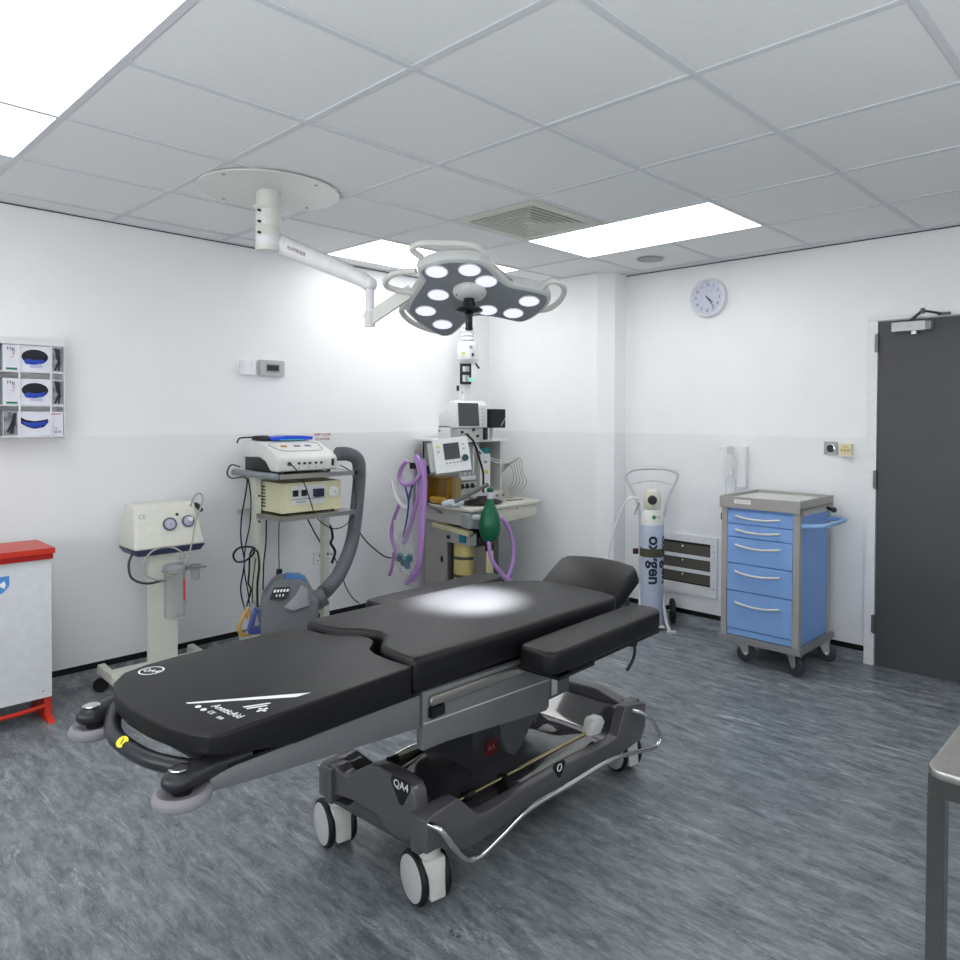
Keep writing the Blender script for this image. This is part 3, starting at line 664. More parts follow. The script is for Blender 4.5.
# printing on the foot mattress
ztop = .7373
pr_ = MB()
pr_.prism([(.076, -.553), (.086, -.552), (.243, -.362), (.245, -.324)], ztop - .001, ztop + .0003); pr_.build('white_triangle_print', WHP, bed, **L_)
def bt(body, size, u, v, ex=(1, .05, 0), nm='print', al='CENTER'):
    exv = Vector(ex).normalized(); ey = Vector((-exv.y, exv.x, 0))
    MB().text(body, size, frame((u, v, ztop), exv, ey), .0003, al).build(nm, WHP, bed, **L_)
bt('AneticAid', .028, .198, -.514, nm='maker_name')
bt('CE', .018, .176, -.542, nm='small_print'); bt('I2I8', .014, .220, -.544, nm='small_print')
t = MB()
for u in (.121, .147): t.prism(ell(u, -.545, .0075, .007, 16), ztop - .001, ztop + .0003)
t.build('round_symbols', WHP, bed, **L_)
t = MB()   # A+ emblem
t.prism([(.200, -.478), (.207, -.478), (.232, -.424), (.225, -.424)], ztop - .001, ztop + .0003); t.prism([(.214, -.478), (.221, -.478), (.239, -.436), (.233, -.436)], ztop - .001, ztop + .0003)
t.box(.238, .264, -.461, -.454, ztop - .001, ztop + .0003); t.box(.2475, .2545, -.471, -.444, ztop - .001, ztop + .0003)
t.build('emblem_print', WHP, bed, **L_)
t = MB(); cx_, cy_ = -.209, -.510
b = bmesh.new(); n = 40; ro = [b.verts.new((cx_ + .032*math.cos(2*PI*k/n), cy_ + .032*math.sin(2*PI*k/n), ztop + .0003)) for k in range(n)]; ri = [b.verts.new((cx_ + .0275*math.cos(2*PI*k/n), cy_ + .0275*math.sin(2*PI*k/n), ztop + .0003)) for k in range(n)]
for k in range(n): b.faces.new((ro[k], ro[(k+1) % n], ri[(k+1) % n], ri[k]))
t._merge(b)
t.text('QA4', .026, frame((cx_, cy_, ztop), (.93, .35, 0), (-.35, .93, 0)), .0003)
t.build('round_badge_print', WHP, bed, **L_)

# base: sills, towers, front beam, deck
sill = [(.02, .19), (.02, .285), (.035, .293), (.138, .302), (.15, .298), (.235, .215), (.26, .211), (.69, .206), (.98, .188), (1.01, .192), (1.065, .283), (1.08, .291), (1.20, .268), (1.222, .258), (1.222, .17), (1.19, .122), (1.04, .118), (.18, .133), (.10, .165), (.09, .187)]
for s in (1, -1):
    kk = 0 if s > 0 else .07
    a, b = sorted(((kk+s*.247), (kk+s*.292)))
    MB().prism(sill, a, b, 'x', bev=.006, seg=3).build('base_sill', BASEG, bed, **L_)
    for v0, v1, z1 in ((.022, .145, .288), (1.07, 1.218, .272)):
        a, b = sorted(((kk+s*.225), (kk+s*.26)))
        MB().box(a, b, v0, v1, .178, z1, bev=.010, seg=3).build('base_corner', BASEG, bed, **L_)
fb = [(-.222, .187), (-.19, .193), (-.127, .207), (-.06, .215), (0, .215), (.06, .21), (.085, .19), (.12, .178), (.17, .175), (.222, .20), (.232, .255), (.222, .33), (.205, .352), (.15, .362), (.06, .362), (.0, .345), (-.05, .315), (-.09, .288), (-.12, .284), (-.15, .30), (-.222, .288)]
f = MB().prism(fb, .035, .09, 'y', bev=.01, seg=3).build('front_beam', BASEG, bed, **L_)
MB().prism([(.122, .345), (.128, .360), (.203, .360), (.211, .345), (.176, .285), (.160, .285)], .0325, .0355, 'y', bev=.0015).build('badge', BLKP, f, **L_)
MB().text('QA4', .033, frame((.169, .0322, .342), (1, 0, 0), (0, 0, 1))).build('badge_print', WHP, f, **L_)
MB().prism([(-.22, .17), (.25, .17), (.25, .25), (.1, .29), (-.1, .29), (-.22, .25)], 1.15, 1.215, 'y', bev=.01, seg=3).build('rear_beam', BASEG, bed, **L_)
# glossy deck with a raised centre
b = bmesh.new(); nu, nv = 28, 48; G = []
for i in range(nu + 1):
    row = []
    for j in range(nv + 1):
        u = -.212 + .462 * i / nu; v = .04 + 1.14 * j / nv
        z = .185 + .07 * math.exp(-((u / .15) ** 4) - ((v - .55) / .30) ** 4)
        if v < .22: z += .15 * (1 - v / .22) ** 1.2 * math.exp(-((u - .08) / .13) ** 4)
        if v > 1.0: z += .08 * ((v - 1.0) / .18)
        row.append(b.verts.new((u, v, z)))
    G.append(row)
for i in range(nu):
    for j in range(nv): b.faces.new((G[i][j], G[i+1][j], G[i+1][j+1], G[i][j+1]))
top = list(b.faces); r_ = bmesh.ops.extrude_face_region(b, geom=top)
for v in [g for g in r_['geom'] if isinstance(g, bmesh.types.BMVert)]: v.co.z = .172
bmesh.ops.recalc_face_normals(b, faces=b.faces)
MB()._merge(b).build('base_deck', BASED, bed, **L_)
MB().box(-.11, .125, .38, .64, .20, .43, bev=.03, seg=3).build('lift_column', mat('column_dark', '#333438', .3, coat=.3), bed, **L_)
MB().box(-.10, .11, .40, .62, .42, .64, bev=.01).build('lift_column_inner', mat('column_dark2', '#3c3d42', .35), bed, **L_)
MB().prism(ell(.47, .29, .034, .028, 24), .1245, .1275, 'x').build('red_badge', mat('red_badge', '#5e1418', .3), bed, **L_)
MB().text('AA', .028, frame((.128, .47, .29), (0, 1, 0), (0, 0, 1))).build('badge_print', mat('badge_silver', '#a56a6c', .3), bed, **L_)
for s in (1, -1):
    kk = 0 if s > 0 else .07
    MB().cyl(((kk+s*.215), .22, .238), ((kk+s*.215), 1.0, .215), .0065).build('brake_rod', mat('brass_rod', '#b9a988', .25, metal=1), bed, **L_)
    t = MB(); t.cyl(((kk+s*.215), .25, .237), ((kk+s*.215), .285, .236), .016); t.build('rod_clamp', BLK, bed, **L_)
    MB().box((kk+s*.215) - .012, (kk+s*.215) + .012, .42, .44, .18, .24, bev=.003).build('rod_support', BLK, bed, **L_)
    a, b = sorted(((kk+s*.20), (kk+s*.24)))
    q = MB(); q.prism([(.90, .215), (.915, .262), (.93, .272), (.98, .268), (1.0, .24), (.97, .205)], a, b, 'x', bev=.003); q.build('pedal_block', mat('bright_cast_metal', '#e6e6e4', .3, metal=.2), bed, **L_)
    MB().tube([((kk+s*.285), .03, .275), ((kk+s*.325), .045, .262), ((kk+s*.338), .085, .2), ((kk+s*.34), .13, .148), ((kk+s*.34), .17, .131), ((kk+s*.34), .21, .132), ((kk+s*.34), .29, .15), ((kk+s*.34), .42, .176), ((kk+s*.34), .65, .170), ((kk+s*.34), .88, .163), ((kk+s*.34), 1.05, .132), ((kk+s*.34), 1.19, .100), ((kk+s*.34), 1.235, .10), ((kk+s*.34), 1.255, .125), ((kk+s*.335), 1.22, .185), ((kk+s*.32), 1.16, .24), ((kk+s*.285), 1.12, .262)], .0085, n=12, smooth=6).build('bumper_tube', CHR, bed, **L_)
    a, b = sorted(((kk+s*.2915), (kk+s*.2945)))
    sh = MB().prism([(.598, .224), (.612, .236), (.66, .232), (.672, .218), (.645, .178), (.632, .178)], a, b, 'x', bev=.001).build('side_badge', BLKP, bed, **L_)
    t = MB(); t.tube([((kk+s*.2955), .634 + .012*math.cos(k*PI/6), .214 + .012*math.sin(k*PI/6)) for k in range(12)], .0018, n=6, smooth=1, closed=True)
    t.build('side_badge_mark', WHP, sh, **L_)
# casters
CW = mat('caster_white', '#c9cbc7', .4); DISC = mat('caster_disc', '#bfc0c2', .35)
def caster(u, v, ang):
    ax = Vector((-math.sin(ang), -math.cos(ang), 0)); roll = Vector((ax.y, -ax.x, 0))
    wc = Vector((u, v, .077)) + roll * .02
    h = MB()
    R3 = Matrix((roll, ax, Vector((0, 0, 1)))).transposed().to_4x4(); R3.translation = Vector((u, v, 0))
    def bx(p): return [tuple(R3 @ Vector(q)) for q in p]
    h.hexa(bx([(-.060, -.024, .038), (.02, -.024, .038), (.02, .024, .038), (-.060, .024, .038), (-.040, -.034, .145), (.036, -.034, .145), (.036, .034, .145), (-.040, .034, .145)]), bev=.005)
    h.lathe([(0, .128), (.032, .13), (.034, .15), (.033, .178), (.03, .182), (0, .182)], (u, v, 0), n=28)
    o = h.build('caster', CW, bed, **L_)
    for k in (1, -1):
        c0 = wc + ax * (k * .037)
        MB().lathe([(.0, -.011), (.066, -.011), (.074, -.009), (.077, -.004), (.077, .004), (.074, .009), (.066, .011), (0, .011)], c0, ax, 40).build('tyre', RUB, o, **L_)
        MB().lathe([(.0655, 0), (.0655, .0015), (.06, .003), (0, .0035)], c0 + ax * (k * .0108), ax * k, 36).build('hubcap', DISC, o, **L_)
for s in (1, -1):
    caster(.232 if s > 0 else -.208, .085, math.radians(14)); caster(.238 if s > 0 else -.2, 1.145, math.radians(14 if s > 0 else 30))
# ------------------------------------------------------------ left cabinet with red lid
rc = thing('waste_cabinet', 'white cabinet with a red lid and red tubular feet at the left edge', 'cabinet', (-4.0, .75, 0))
RED = mat('red_lid', '#c8321f', .35, var=.05)
MB().box(-4.13, -3.872, .50, .985, .118, .77, bev=.004).build('body', mat('cabinet_white', '#d9dcdf', .4), rc)
t = MB(); t.box(-4.15, -3.846, .48, .995, .783, .808, bev=.004); t.build('lid', RED, rc)
MB().box(-4.14, -3.855, .49, .989, .757, .7835, bev=.003).build('lid_rim', mat('red_rim', '#a81a10', .35), rc)
for y in (.51, .962): 
    MB().prism([(-4.13, 0), (-3.84, 0), (-3.85, .012), (-3.90, .03), (-3.90, .118), (-4.13, .118)], y, y + .03, 'y', bev=.003).build('foot', RED, rc)
MB().tube([(-3.885, .52, .07), (-3.875, .65, .07), (-3.875, .85, .07), (-3.905, .965, .07)], .011).build('foot_rail', RED, rc)
bl = MB().prism([(.70, .70), (.823, .70), (.823, .655), (.80, .628), (.762, .612), (.724, .628), (.70, .655)], -3.8718, -3.8705, 'x').build('blue_badge', mat('light_blue_badge', '#4f8fd6', .5), rc)
MB().prism([(.72, .668), (.74, .68), (.755, .668), (.79, .67), (.805, .68), (.81, .66), (.805, .645), (.79, .655), (.755, .655), (.735, .64)], -3.8706, -3.870, 'x').build('badge_print', WHP, bl)
for y in (.95, .60): MB().ball((-3.871, y, .15), .004, (.4, 1, 1)).build('screw', MGR, rc)

# ------------------------------------------------------------ suction unit
su = thing('suction_unit', 'cream medical suction unit with two gauges on a tall column by the left wall', 'suction unit', (-4.03, 1.5, 0))
t = MB().hexa([(-4.16, 1.362, .728), (-3.925, 1.362, .728), (-3.925, 1.722, .728), (-4.16, 1.722, .728), (-4.13, 1.385, .95), (-3.985, 1.385, .95), (-3.985, 1.69, .95), (-4.13, 1.69, .95)], bev=.014, seg=4)
t.build('housing', CREAM, su)
MB().hexa([(-4.15, 1.385, .695), (-3.94, 1.385, .695), (-3.94, 1.70, .695), (-4.15, 1.70, .695), (-4.16, 1.364, .728), (-3.923, 1.364, .728), (-3.923, 1.72, .728), (-4.16, 1.72, .728)], bev=.004).build('base_tray', mat('navy_tray', '#3a4160', .45), su)
fn_ = Vector((.965, 0, .26)).normalized()     # outward normal of the sloping front
def fp_(y, z): return Vector((-3.925 - .06 * (z - .728) / .222, y, z))
for y, z, r in ((1.545, .846, .034), (1.640, .852, .031)):
    g = MB().lathe([(r, 0), (r, .012), (r * .86, .016), (r * .84, .010), (0, .010)], fp_(y, z), fn_, 36).build('gauge', mat('gauge_rim', '#4d5570', .35), su)
    MB().lathe([(r * .83, .0105), (r * .8, .0112), (0, .0112)], fp_(y, z), fn_, 30).build('dial', mat('gauge_dial', '#b7b6c9', .3), g)
    q = MB(); q.cyl(fp_(y, z) + fn_ * .0125, fp_(y, z) + fn_ * .0125 + Vector((0, .6, -.5)) * r, .0015, n=6); q.build('needle', BLKP, g)
MB().lathe([(.012, 0), (.012, .02), (0, .02)], fp_(1.645, .858) + fn_ * .012, fn_, 16).build('vacuum_knob', WPL, su)
MB().lathe([(.0075, 0), (.0075, .005), (0, .005)], fp_(1.588, .892), fn_, 14).build('indicator', BLKP, su)
MB().text('CE', .03, frame(fp_(1.415, .893) + fn_ * .0008, (0, 1, 0), (-.26, 0, .965))).build('maker_mark', mat('grey_print', '#8f95a8', .5), su)
MB().box(-4.02, -3.985, 1.455, 1.597, .10, .70, bev=.004).build('column', CREAM, su)
t = MB(); t.box(-4.06, -3.98, 1.27, 1.74, .085, .115, bev=.004)
t.build('cross_beam', CREAM, su)
for y in (1.285, 1.745):
    MB().hexa([(-4.19, y - .02, .075), (-3.72, y - .02, .06), (-3.72, y + .03, .06), (-4.19, y + .03, .075), (-4.19, y - .012, .118), (-3.72, y - .012, .085), (-3.72, y + .022, .085), (-4.19, y + .022, .118)], bev=.003).build('leg', CREAM, su)
    for x in (-4.10, -3.76):
        q = MB(); q.lathe([(0, -.012), (.034, -.012), (.037, -.006), (.037, .006), (.034, .012), (0, .012)], (x, y - .025, .037), (.75, -.66, 0)); q.box(x - .014, x + .014, y - .03, y + .01, .05, .072, bev=.003); q.build('caster', RUB, su)
jc = (-3.89, 1.545)
jr = MB().lathe([(.046, .365), (.051, .37), (.052, .40), (.052, .62), (.0495, .62), (.0495, .40), (.047, .375), (0, .37)], (*jc, 0), n=36).build('collection_jar', mat('jar_clear', '#dfe6ea', .06, trans=.9, alpha=.38, ior=1.2), su)
q = MB()
for k in range(11): q.box(jc[0] + .0505, jc[0] + .053, jc[1] - .02, jc[1] + (.004 if k % 2 else .012), .40 + k * .018, .4015 + k * .018)
q.build('scale_marks', mat('jar_marks', '#8f999f', .5), jr)
MB().box(jc[0] + .05, jc[0] + .0545, jc[1] + .022, jc[1] + .031, .46, .575, bev=.001).build('red_strip', mat('red_strip', '#c0391f', .4), jr)
MB().lathe([(.055, .615), (.057, .62), (.057, .635), (.05, .645), (.02, .65), (0, .65)], (*jc, 0), n=32).build('jar_lid', mat('lid_clear', '#b9c0c6', .15, trans=.5, alpha=.7), jr)
q = MB(); q.tube([(jc[0] + .058 * math.cos(k*PI/8), jc[1] + .058 * math.sin(k*PI/8), .612) for k in range(16)], .004, n=8, smooth=1, closed=True)
q.tube([(-3.985, 1.55, .62), (-3.95, 1.548, .615)], .007, smooth=0); q.box(-3.96, -3.86, 1.60, 1.70, .61, .618, bev=.003)
q.build('jar_bracket', STEEL, su)
MB().lathe([(.02, .55), (.022, .555), (.024, .62), (.03, .625), (0, .625)], (-3.90, 1.655, 0)).build('overflow_cup', mat('lid_clear', '#b9c0c6', .15), su)
MB().tube([(-3.96, 1.655, .93), (-3.935, 1.668, .985), (-3.92, 1.69, 1.0), (-3.91, 1.70, .96), (-3.90, 1.66, .86), (-3.885, 1.63, .74), (-3.875, 1.60, .66), (-3.87, 1.55, .60), (-3.865, 1.46, .58), (-3.865, 1.39, .62), (-3.87, 1.385, .68), (-3.875, 1.44, .735), (-3.88, 1.53, .735), (-3.88, 1.60, .68), (-3.885, 1.60, .65)], .0045, n=8).build('thin_tube', mat('tube_grey', '#a3a39d', .3), su)
MB().tube([(-3.98, 1.37, .71), (-3.955, 1.345, .66), (-3.95, 1.36, .59), (-3.94, 1.43, .555), (-3.93, 1.52, .565)], .006, n=8).build('dark_tube', mat('dark_tube', '#3b3d40', .4), su)
MB().tube([(-4.02, 1.69, .93), (-3.985, 1.70, .93), (-3.96, 1.715, .90)], .013).build('hose_port', BLKP, su)

# ------------------------------------------------------------ instrument stand
ts = thing('instrument_stand', 'cream framed trolley stand with two steel shelves left of the thick grey hose', 'trolley stand', (-4.0, 2.28, 0))
SF = mat('stand_cream', '#cfd0c4', .45)
for y in (2.068, 2.525): 
    p_ = MB().box(-4.065, -4.015, y - .018, y + .018, .10, 1.06, bev=.003).build('post', SF, ts)
    MB().box(-4.22, -3.78, y - .02, y + .02, .07, .10, bev=.003).build('foot_bar', SF, ts)
    for x in (-4.19, -3.81): q = MB(); q.lathe([(0, -.012), (.03, -.012), (.034, 0), (.03, .012), (0, .012)], (x, y, .034), (1, .2, 0)); q.box(x - .012, x + .012, y - .012, y + .012, .05, .072); q.build('caster', RUB, ts)
    for z in (.30, .55, .80, .95): MB().ball((-4.012, y + (.005), z), .007, (.5, 1, 1), 10).build('screw', BLKP, p_)
for z0, z1, x0 in ((1.062, 1.088, -3.745), (.826, .850, -3.73)):
    MB().box(-4.25, x0, 2.055, 2.545, z0, z1, bev=.004).build('shelf', STEEL, ts)
MB().box(-4.06, -4.02, 2.09, 2.48, .20, .24, bev=.003).build('cross_bar', SF, ts)
MB().cyl((-4.25, 2.035, 1.078), (-3.745, 2.035, 1.078), .019, bev=.003).build('side_handle', mat('blue_grey_tube', '#8e949b', .35, metal=.4), ts)
MB().cyl((-4.0, 2.555, 1.075), (-3.745, 2.555, 1.075), .014).build('side_handle', CAB, ts)
# white electrosurgical unit on the top shelf
eu = thing('electrosurgical_unit', 'white boxy electrosurgical unit on the top shelf of the stand', 'medical unit', (-4.0, 2.25, 1.089))
prof = [(-4.20, 1.17), (-4.20, 1.272), (-3.98, 1.262), (-3.835, 1.208), (-3.785, 1.185), (-3.775, 1.165), (-3.78, 1.106), (-3.80, 1.10), (-3.87, 1.10), (-3.93, 1.155), (-4.0, 1.175)]
MB().prism(prof, 2.065, 2.445, 'y', bev=.009, seg=3).build('housing', mat('unit_white', '#dcdedb', .38), eu)
MB().prism([(-4.19, 1.093), (-3.865, 1.093), (-3.865, 1.104), (-3.93, 1.158), (-4.0, 1.178), (-4.19, 1.174)], 2.075, 2.435, 'y', bev=.002).build('underside', BLK, eu)
for y in (2.10, 2.40): MB().cyl((-3.80, y, 1.0885), (-3.80, y, 1.102), .010).build('foot', RUB, eu)
def sp_(y, x, h=.0): return Vector((x, y, 1.262 - (x + 3.98) * .372 + h + .0005))
pn = Vector((.35, 0, .937)).normalized()
t = MB(); P_ = [(-3.965, 2.12), (-3.965, 2.39), (-3.90, 2.405), (-3.85, 2.38), (-3.845, 2.25), (-3.85, 2.15), (-3.90, 2.105)]
t.tube([sp_(y, x, .001) for x, y in P_], .0018, n=6, closed=True, smooth=5); t.build('panel_outline', mat('panel_outline', '#8b8fa0', .4), eu)
for y, c in ((2.155, '#b0763a'), (2.24, '#7d6f96'), (2.31, '#7d6f96')): 
    MB().hexa([sp_(y, -3.93), sp_(y + .04, -3.93), sp_(y + .04, -3.905), sp_(y, -3.905)] + [v + pn * .0012 for v in (sp_(y, -3.93), sp_(y + .04, -3.93), sp_(y + .04, -3.905), sp_(y, -3.905))]).build('button_print', mat('btn' + c, c, .5), eu)
for k, y in enumerate((2.13, 2.19, 2.225, 2.26, 2.30, 2.335)):
    MB().cyl((-3.785, y, 1.145), (-3.770, y, 1.145), .012 if k == 0 else .007, n=14).build('socket', BLKP if k else mat('green_grey_plug', '#4f6a66', .4), eu)
MB().box(-3.785, -3.772, 2.405, 2.42, 1.125, 1.165, bev=.002).build('switch', BLKP, eu)
t = MB(); 
for y in (2.19, 2.25, 2.30): t.text('II', .014, frame((-3.7722, y, 1.12), (0, 1, 0), (0, 0, 1)))
t.build('socket_print', BLKP, eu)
# blue pack on top
bp_ = thing('blue_pack', 'shiny blue packet lying on top of the white unit', 'packet', (-4.08, 2.25, 1.268))
BL = mat('blue_packet', '#2c4fd0', .22, var=.35, scale=18)
t = MB(); b = bmesh.new(); bmesh.ops.create_cube(b, size=1); bmesh.ops.subdivide_edges(b, edges=b.edges, cuts=5, use_grid_fill=True)
for v in b.verts:
    x, y, z = v.co; v.co = Vector((-4.08 + x * .12 + .004 * math.sin(30 * y), 2.29 + y * .27, 1.2805 + z * .024 * (1.25 - 2.2 * y * y) + .003 * math.sin(25 * x + 18 * y)))
for v in b.verts: v.co.z = max(v.co.z, 1.2705)
t._merge(b); t.build('packet', BL, bp_)
MB().prism([(2.20, 1.2705), (2.36, 1.2705), (2.35, 1.276), (2.21, 1.276)], -4.018, -4.0, 'x').build('cyan_edge', mat('cyan_edge', '#59b7c9', .4), bp_)
fs_ = thing('diathermy_lead', 'black plug and lead resting on the white unit beside the blue packet', 'cable plug', (-4.1, 2.13, 1.268))
MB().hexa([(-4.14, 2.085, 1.2725), (-4.04, 2.085, 1.2705), (-4.04, 2.16, 1.2705), (-4.14, 2.16, 1.2725), (-4.13, 2.09, 1.297), (-4.05, 2.09, 1.295), (-4.05, 2.155, 1.30), (-4.13, 2.155, 1.30)], bev=.006).build('plug', BLKP, fs_)
MB().tube([(-4.10, 2.09, 1.288), (-4.12, 2.05, 1.288), (-4.15, 2.02, 1.282), (-4.16, 2.01, 1.255)], .0045, n=8).build('lead', CAB, fs_)
# cream generator on the lower shelf
ge = thing('suction_generator', 'cream smoke evacuator box with a white round dial on the lower shelf of the stand', 'medical unit', (-3.95, 2.29, .851))
MB().box(-4.14, -3.80, 2.10, 2.485, .862, 1.032, bev=.006, seg=3).build('housing', CREAM2, ge)
for x in (-4.1, -3.84):
    for y in (2.13, 2.455): MB().cyl((x, y, .8505), (x, y, .863), .01).build('foot', RUB, ge)
MB().box(-3.8005, -3.798, 2.155, 2.375, .905, 1.015, bev=.001).build('label_panel', mat('label_white', '#d4d7d8', .4), ge)
for y in (2.165, 2.22): 
    s_ = MB().box(-3.799, -3.788, y, y + .03, .955, .99, bev=.002).build('rocker_switch', BLKP, ge)
MB().box(-3.799, -3.765, 2.295, 2.35, .945, .992, bev=.004).build('plug_socket', DNAVY, ge)
MB().box(-3.799, -3.7975, 2.155, 2.375, .935, .938).build('panel_line', BLKP, ge)
MB().text('VALLEYLAB', .013, frame((-3.7968, 2.215, .921), (0, 1, 0), (0, 0, 1))).build('maker_name', DNAVY, ge)
d_ = MB().lathe([(.036, 0), (.036, .004), (.031, .007), (0, .007)], (-3.80, 2.432, .963), (1, 0, 0), 32).build('dial', mat('dial_white', '#dcdcda', .3), ge)
MB().ball((-3.792, 2.437, .967), .004).build('dial_pin', BLKP, d_)
for k in range(7): MB().box(-4.10 + k * .001, -3.99, 2.0985, 2.1005, .885 + k * .019, .892 + k * .019).build('vent_slot', BLKP, ge)

# cables of the stand
cab1 = [(-4.105, 2.0, 1.118), (-4.212, 2.0, 1.124), (-4.265, 2.0, 1.076), (-4.212, 2.0, 1.046), (-4.025, 2.0, 1.057), (-4.036, 2.0, 0.959), (-4.083, 2.0, 0.824), (-4.09, 2.0, 0.692), (-4.049, 2.0, 0.566), (-4.095, 2.0, 0.406), (-4.049, 2.0, 0.304), (-4.015, 2.0, 0.245)]
cab2 = [(-4.042, 2.02, 1.055), (-4.009, 2.02, 0.938), (-4.02, 2.02, 0.796), (-4.077, 2.02, 0.647), (-4.089, 2.02, 0.513), (-4.044, 2.02, 0.389), (-4.021, 2.02, 0.305)]
loopc = [(-3.902, 1.99, 0.668), (-3.981, 1.99, 0.668), (-4.103, 1.99, 0.643), (-4.166, 1.99, 0.595), (-4.124, 1.99, 0.562), (-4.021, 1.99, 0.581), (-3.931, 1.99, 0.627), (-3.902, 1.99, 0.659)]
cab3 = [(-3.921, 1.99, 0.666), (-3.961, 1.99, 0.623), (-3.971, 1.99, 0.526), (-3.981, 1.99, 0.457), (-3.951, 1.99, 0.424), (-4.001, 1.99, 0.32)]
cab4 = [(-3.892, 1.98, 0.671), (-3.848, 1.98, 0.649), (-3.834, 1.98, 0.576), (-3.854, 1.98, 0.479), (-3.854, 1.98, 0.348)]
cab5 = [(-4.1, 2.163, 0.791), (-4.1, 2.16, 0.651), (-4.1, 2.146, 0.533), (-4.1, 2.141, 0.373)]
cab6 = [(-4.2, 2.301, 0.757), (-4.2, 2.298, 0.632), (-4.2, 2.301, 0.455)]
cab7 = [(-3.76, 2.122, 1.153), (-3.76, 2.169, 1.106), (-3.76, 2.216, 1.028), (-3.76, 2.246, 0.951), (-3.76, 2.289, 0.838), (-3.76, 2.351, 0.777), (-3.76, 2.427, 0.747), (-3.76, 2.506, 0.772), (-3.76, 2.559, 0.847), (-3.76, 2.565, 0.96), (-3.76, 2.532, 1.076), (-3.76, 2.453, 1.125)]
cab8 = [(-4.28, 2.546, 0.74), (-4.28, 2.601, 0.641), (-4.28, 2.657, 0.551)]
cab9 = [(-4.28, 2.926, 0.639), (-4.28, 3.01, 0.536), (-4.28, 3.124, 0.438), (-4.28, 3.197, 0.398), (-4.28, 3.332, 0.373)]
cab10 = [(-4.28, 2.806, 0.344), (-4.28, 2.833, 0.26), (-4.28, 2.886, 0.17), (-4.28, 2.948, 0.112)]
cab11 = [(-4.2, 2.658, 0.699), (-4.2, 2.683, 0.618), (-4.2, 2.67, 0.576), (-4.2, 2.702, 0.516), (-4.2, 2.677, 0.442)]
def cable(nm, pts, label, r=.0042, m_=None, cat='cable', group=None):
    return MB().tube(pts, r, n=8, smooth=6).build(nm, m_ or CAB, label=label, category=cat, group=group, origin=pts[-1])
cable('power_cable', cab1, 'black cable looped over the left end of the stand handle', .0045)
cable('power_cable', cab2, 'black cable hanging just right of the looped cable, left of the stand post', .004)
cable('coiled_cable', loopc + cab4[1:], 'coiled black cable hooked round the left post of the stand', .006)
cable('power_cable', cab3, 'short thick black cable hanging below the coil at the left post', .0055)
cable('power_cable', cab5, 'straight black cable hanging between the two stand posts, left one', .0045)
o = cable('plug_lead', cab6, 'thin black lead ending in a dark blue plug under the lower shelf', .003)
MB().box(cab6[-1][0] - .012, cab6[-1][0] + .012, cab6[-1][1] - .014, cab6[-1][1] + .014, cab6[-1][2] - .045, cab6[-1][2] + .005, bev=.004).build('plug', DNAVY, o)
cable('foot_switch_cable', cab7, 'thin black cable drooping from the white unit across both shelves', .0032)
cable('mains_lead', cab8, 'black mains lead running down to the white wall socket', .005)
cable('mains_lead', [(-4.28, 2.87, .71)] + cab9, 'black cable running along the wall to the anaesthetic machine', .0045)
cable('mains_lead', [(-4.28, 2.75, .46)] + cab10, 'black cable falling to the skirting right of the thick grey hose', .004)
cable('bundled_lead', [(-4.20, 2.538, .84)] + cab11, 'bundled black lead beside the right post of the stand', .009)

# ------------------------------------------------------------ warm air blower and thick hose
wb = thing('warm_air_blower', 'dark grey patient warming blower standing behind the trolley bed', 'blower', (-3.56, 2.01, 0), math.radians(60.6))
BG = mat('blower_grey', '#5d6065', .42)
b = bmesh.new()
fr = [(-.145, .02), (.15, .02), (.15, .435), (.12, .46), (.09, .52), (.05, .548), (-.05, .555), (-.085, .54), (-.145, .455)]
MB().prism([(x, z) for x, z in fr], -.11, .12, 'y', bev=.016, seg=4).map(lambda v: (v[0], v[1] + max(0, (v[2] - .40)) * .55 if v[1] < 0 else v[1], v[2])).build('housing', BG, wb, local=True)
dn = Vector((0, -1, .55)).normalized()
db = Vector((-.055, -.1065 + .11 * .55 + .0, .492))
fM = frame((-.048, -.110 + (.488 - .40) * .55 - .002, .488), (1, .0, 0), (0, .55, 1))
dsp = MB(); dsp.prism([(-.052, -.032), (.034, -.032), (.052, .03), (-.03, .03)], -.002, .0012, 'z', M=fM); dd_ = dsp.build('display', BLKP, wb, local=True)
q = MB()
for k in range(5): q.prism([(-.032 + k * .016, .004), (-.022 + k * .016, .004), (-.018 + k * .016, .018), (-.028 + k * .016, .018)], .001, .0022, 'z', M=fM)
for k in range(3): q.prism([(-.02 + k * .016, -.02), (-.014 + k * .016, -.02), (-.012 + k * .016, -.008), (-.018 + k * .016, -.008)], .001, .0022, 'z', M=fM)
q.build('display_figures', WHP, dd_, local=True)
MB().prism([(-.02, .549), (.075, .530), (.085, .536), (.05, .556), (-.02, .562)], -.02, .10, 'y', bev=.003).build('blue_stripe', mat('blue_stripe', '#3c6ea6', .35), wb, local=True)
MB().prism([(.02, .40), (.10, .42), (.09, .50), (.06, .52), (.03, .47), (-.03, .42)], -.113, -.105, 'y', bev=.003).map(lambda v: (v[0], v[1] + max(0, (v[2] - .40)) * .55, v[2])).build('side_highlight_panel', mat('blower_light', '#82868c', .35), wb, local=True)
MB().cyl((.10, 0, .40), (.185, .01, .44), .055, .05).build('hose_socket', BG, wb, local=True)
for x in (-.12, .12):
    for y in (-.08, .09): MB().cyl((x, y, 0), (x, y, .022), .014).build('foot', RUB, wb, local=True)
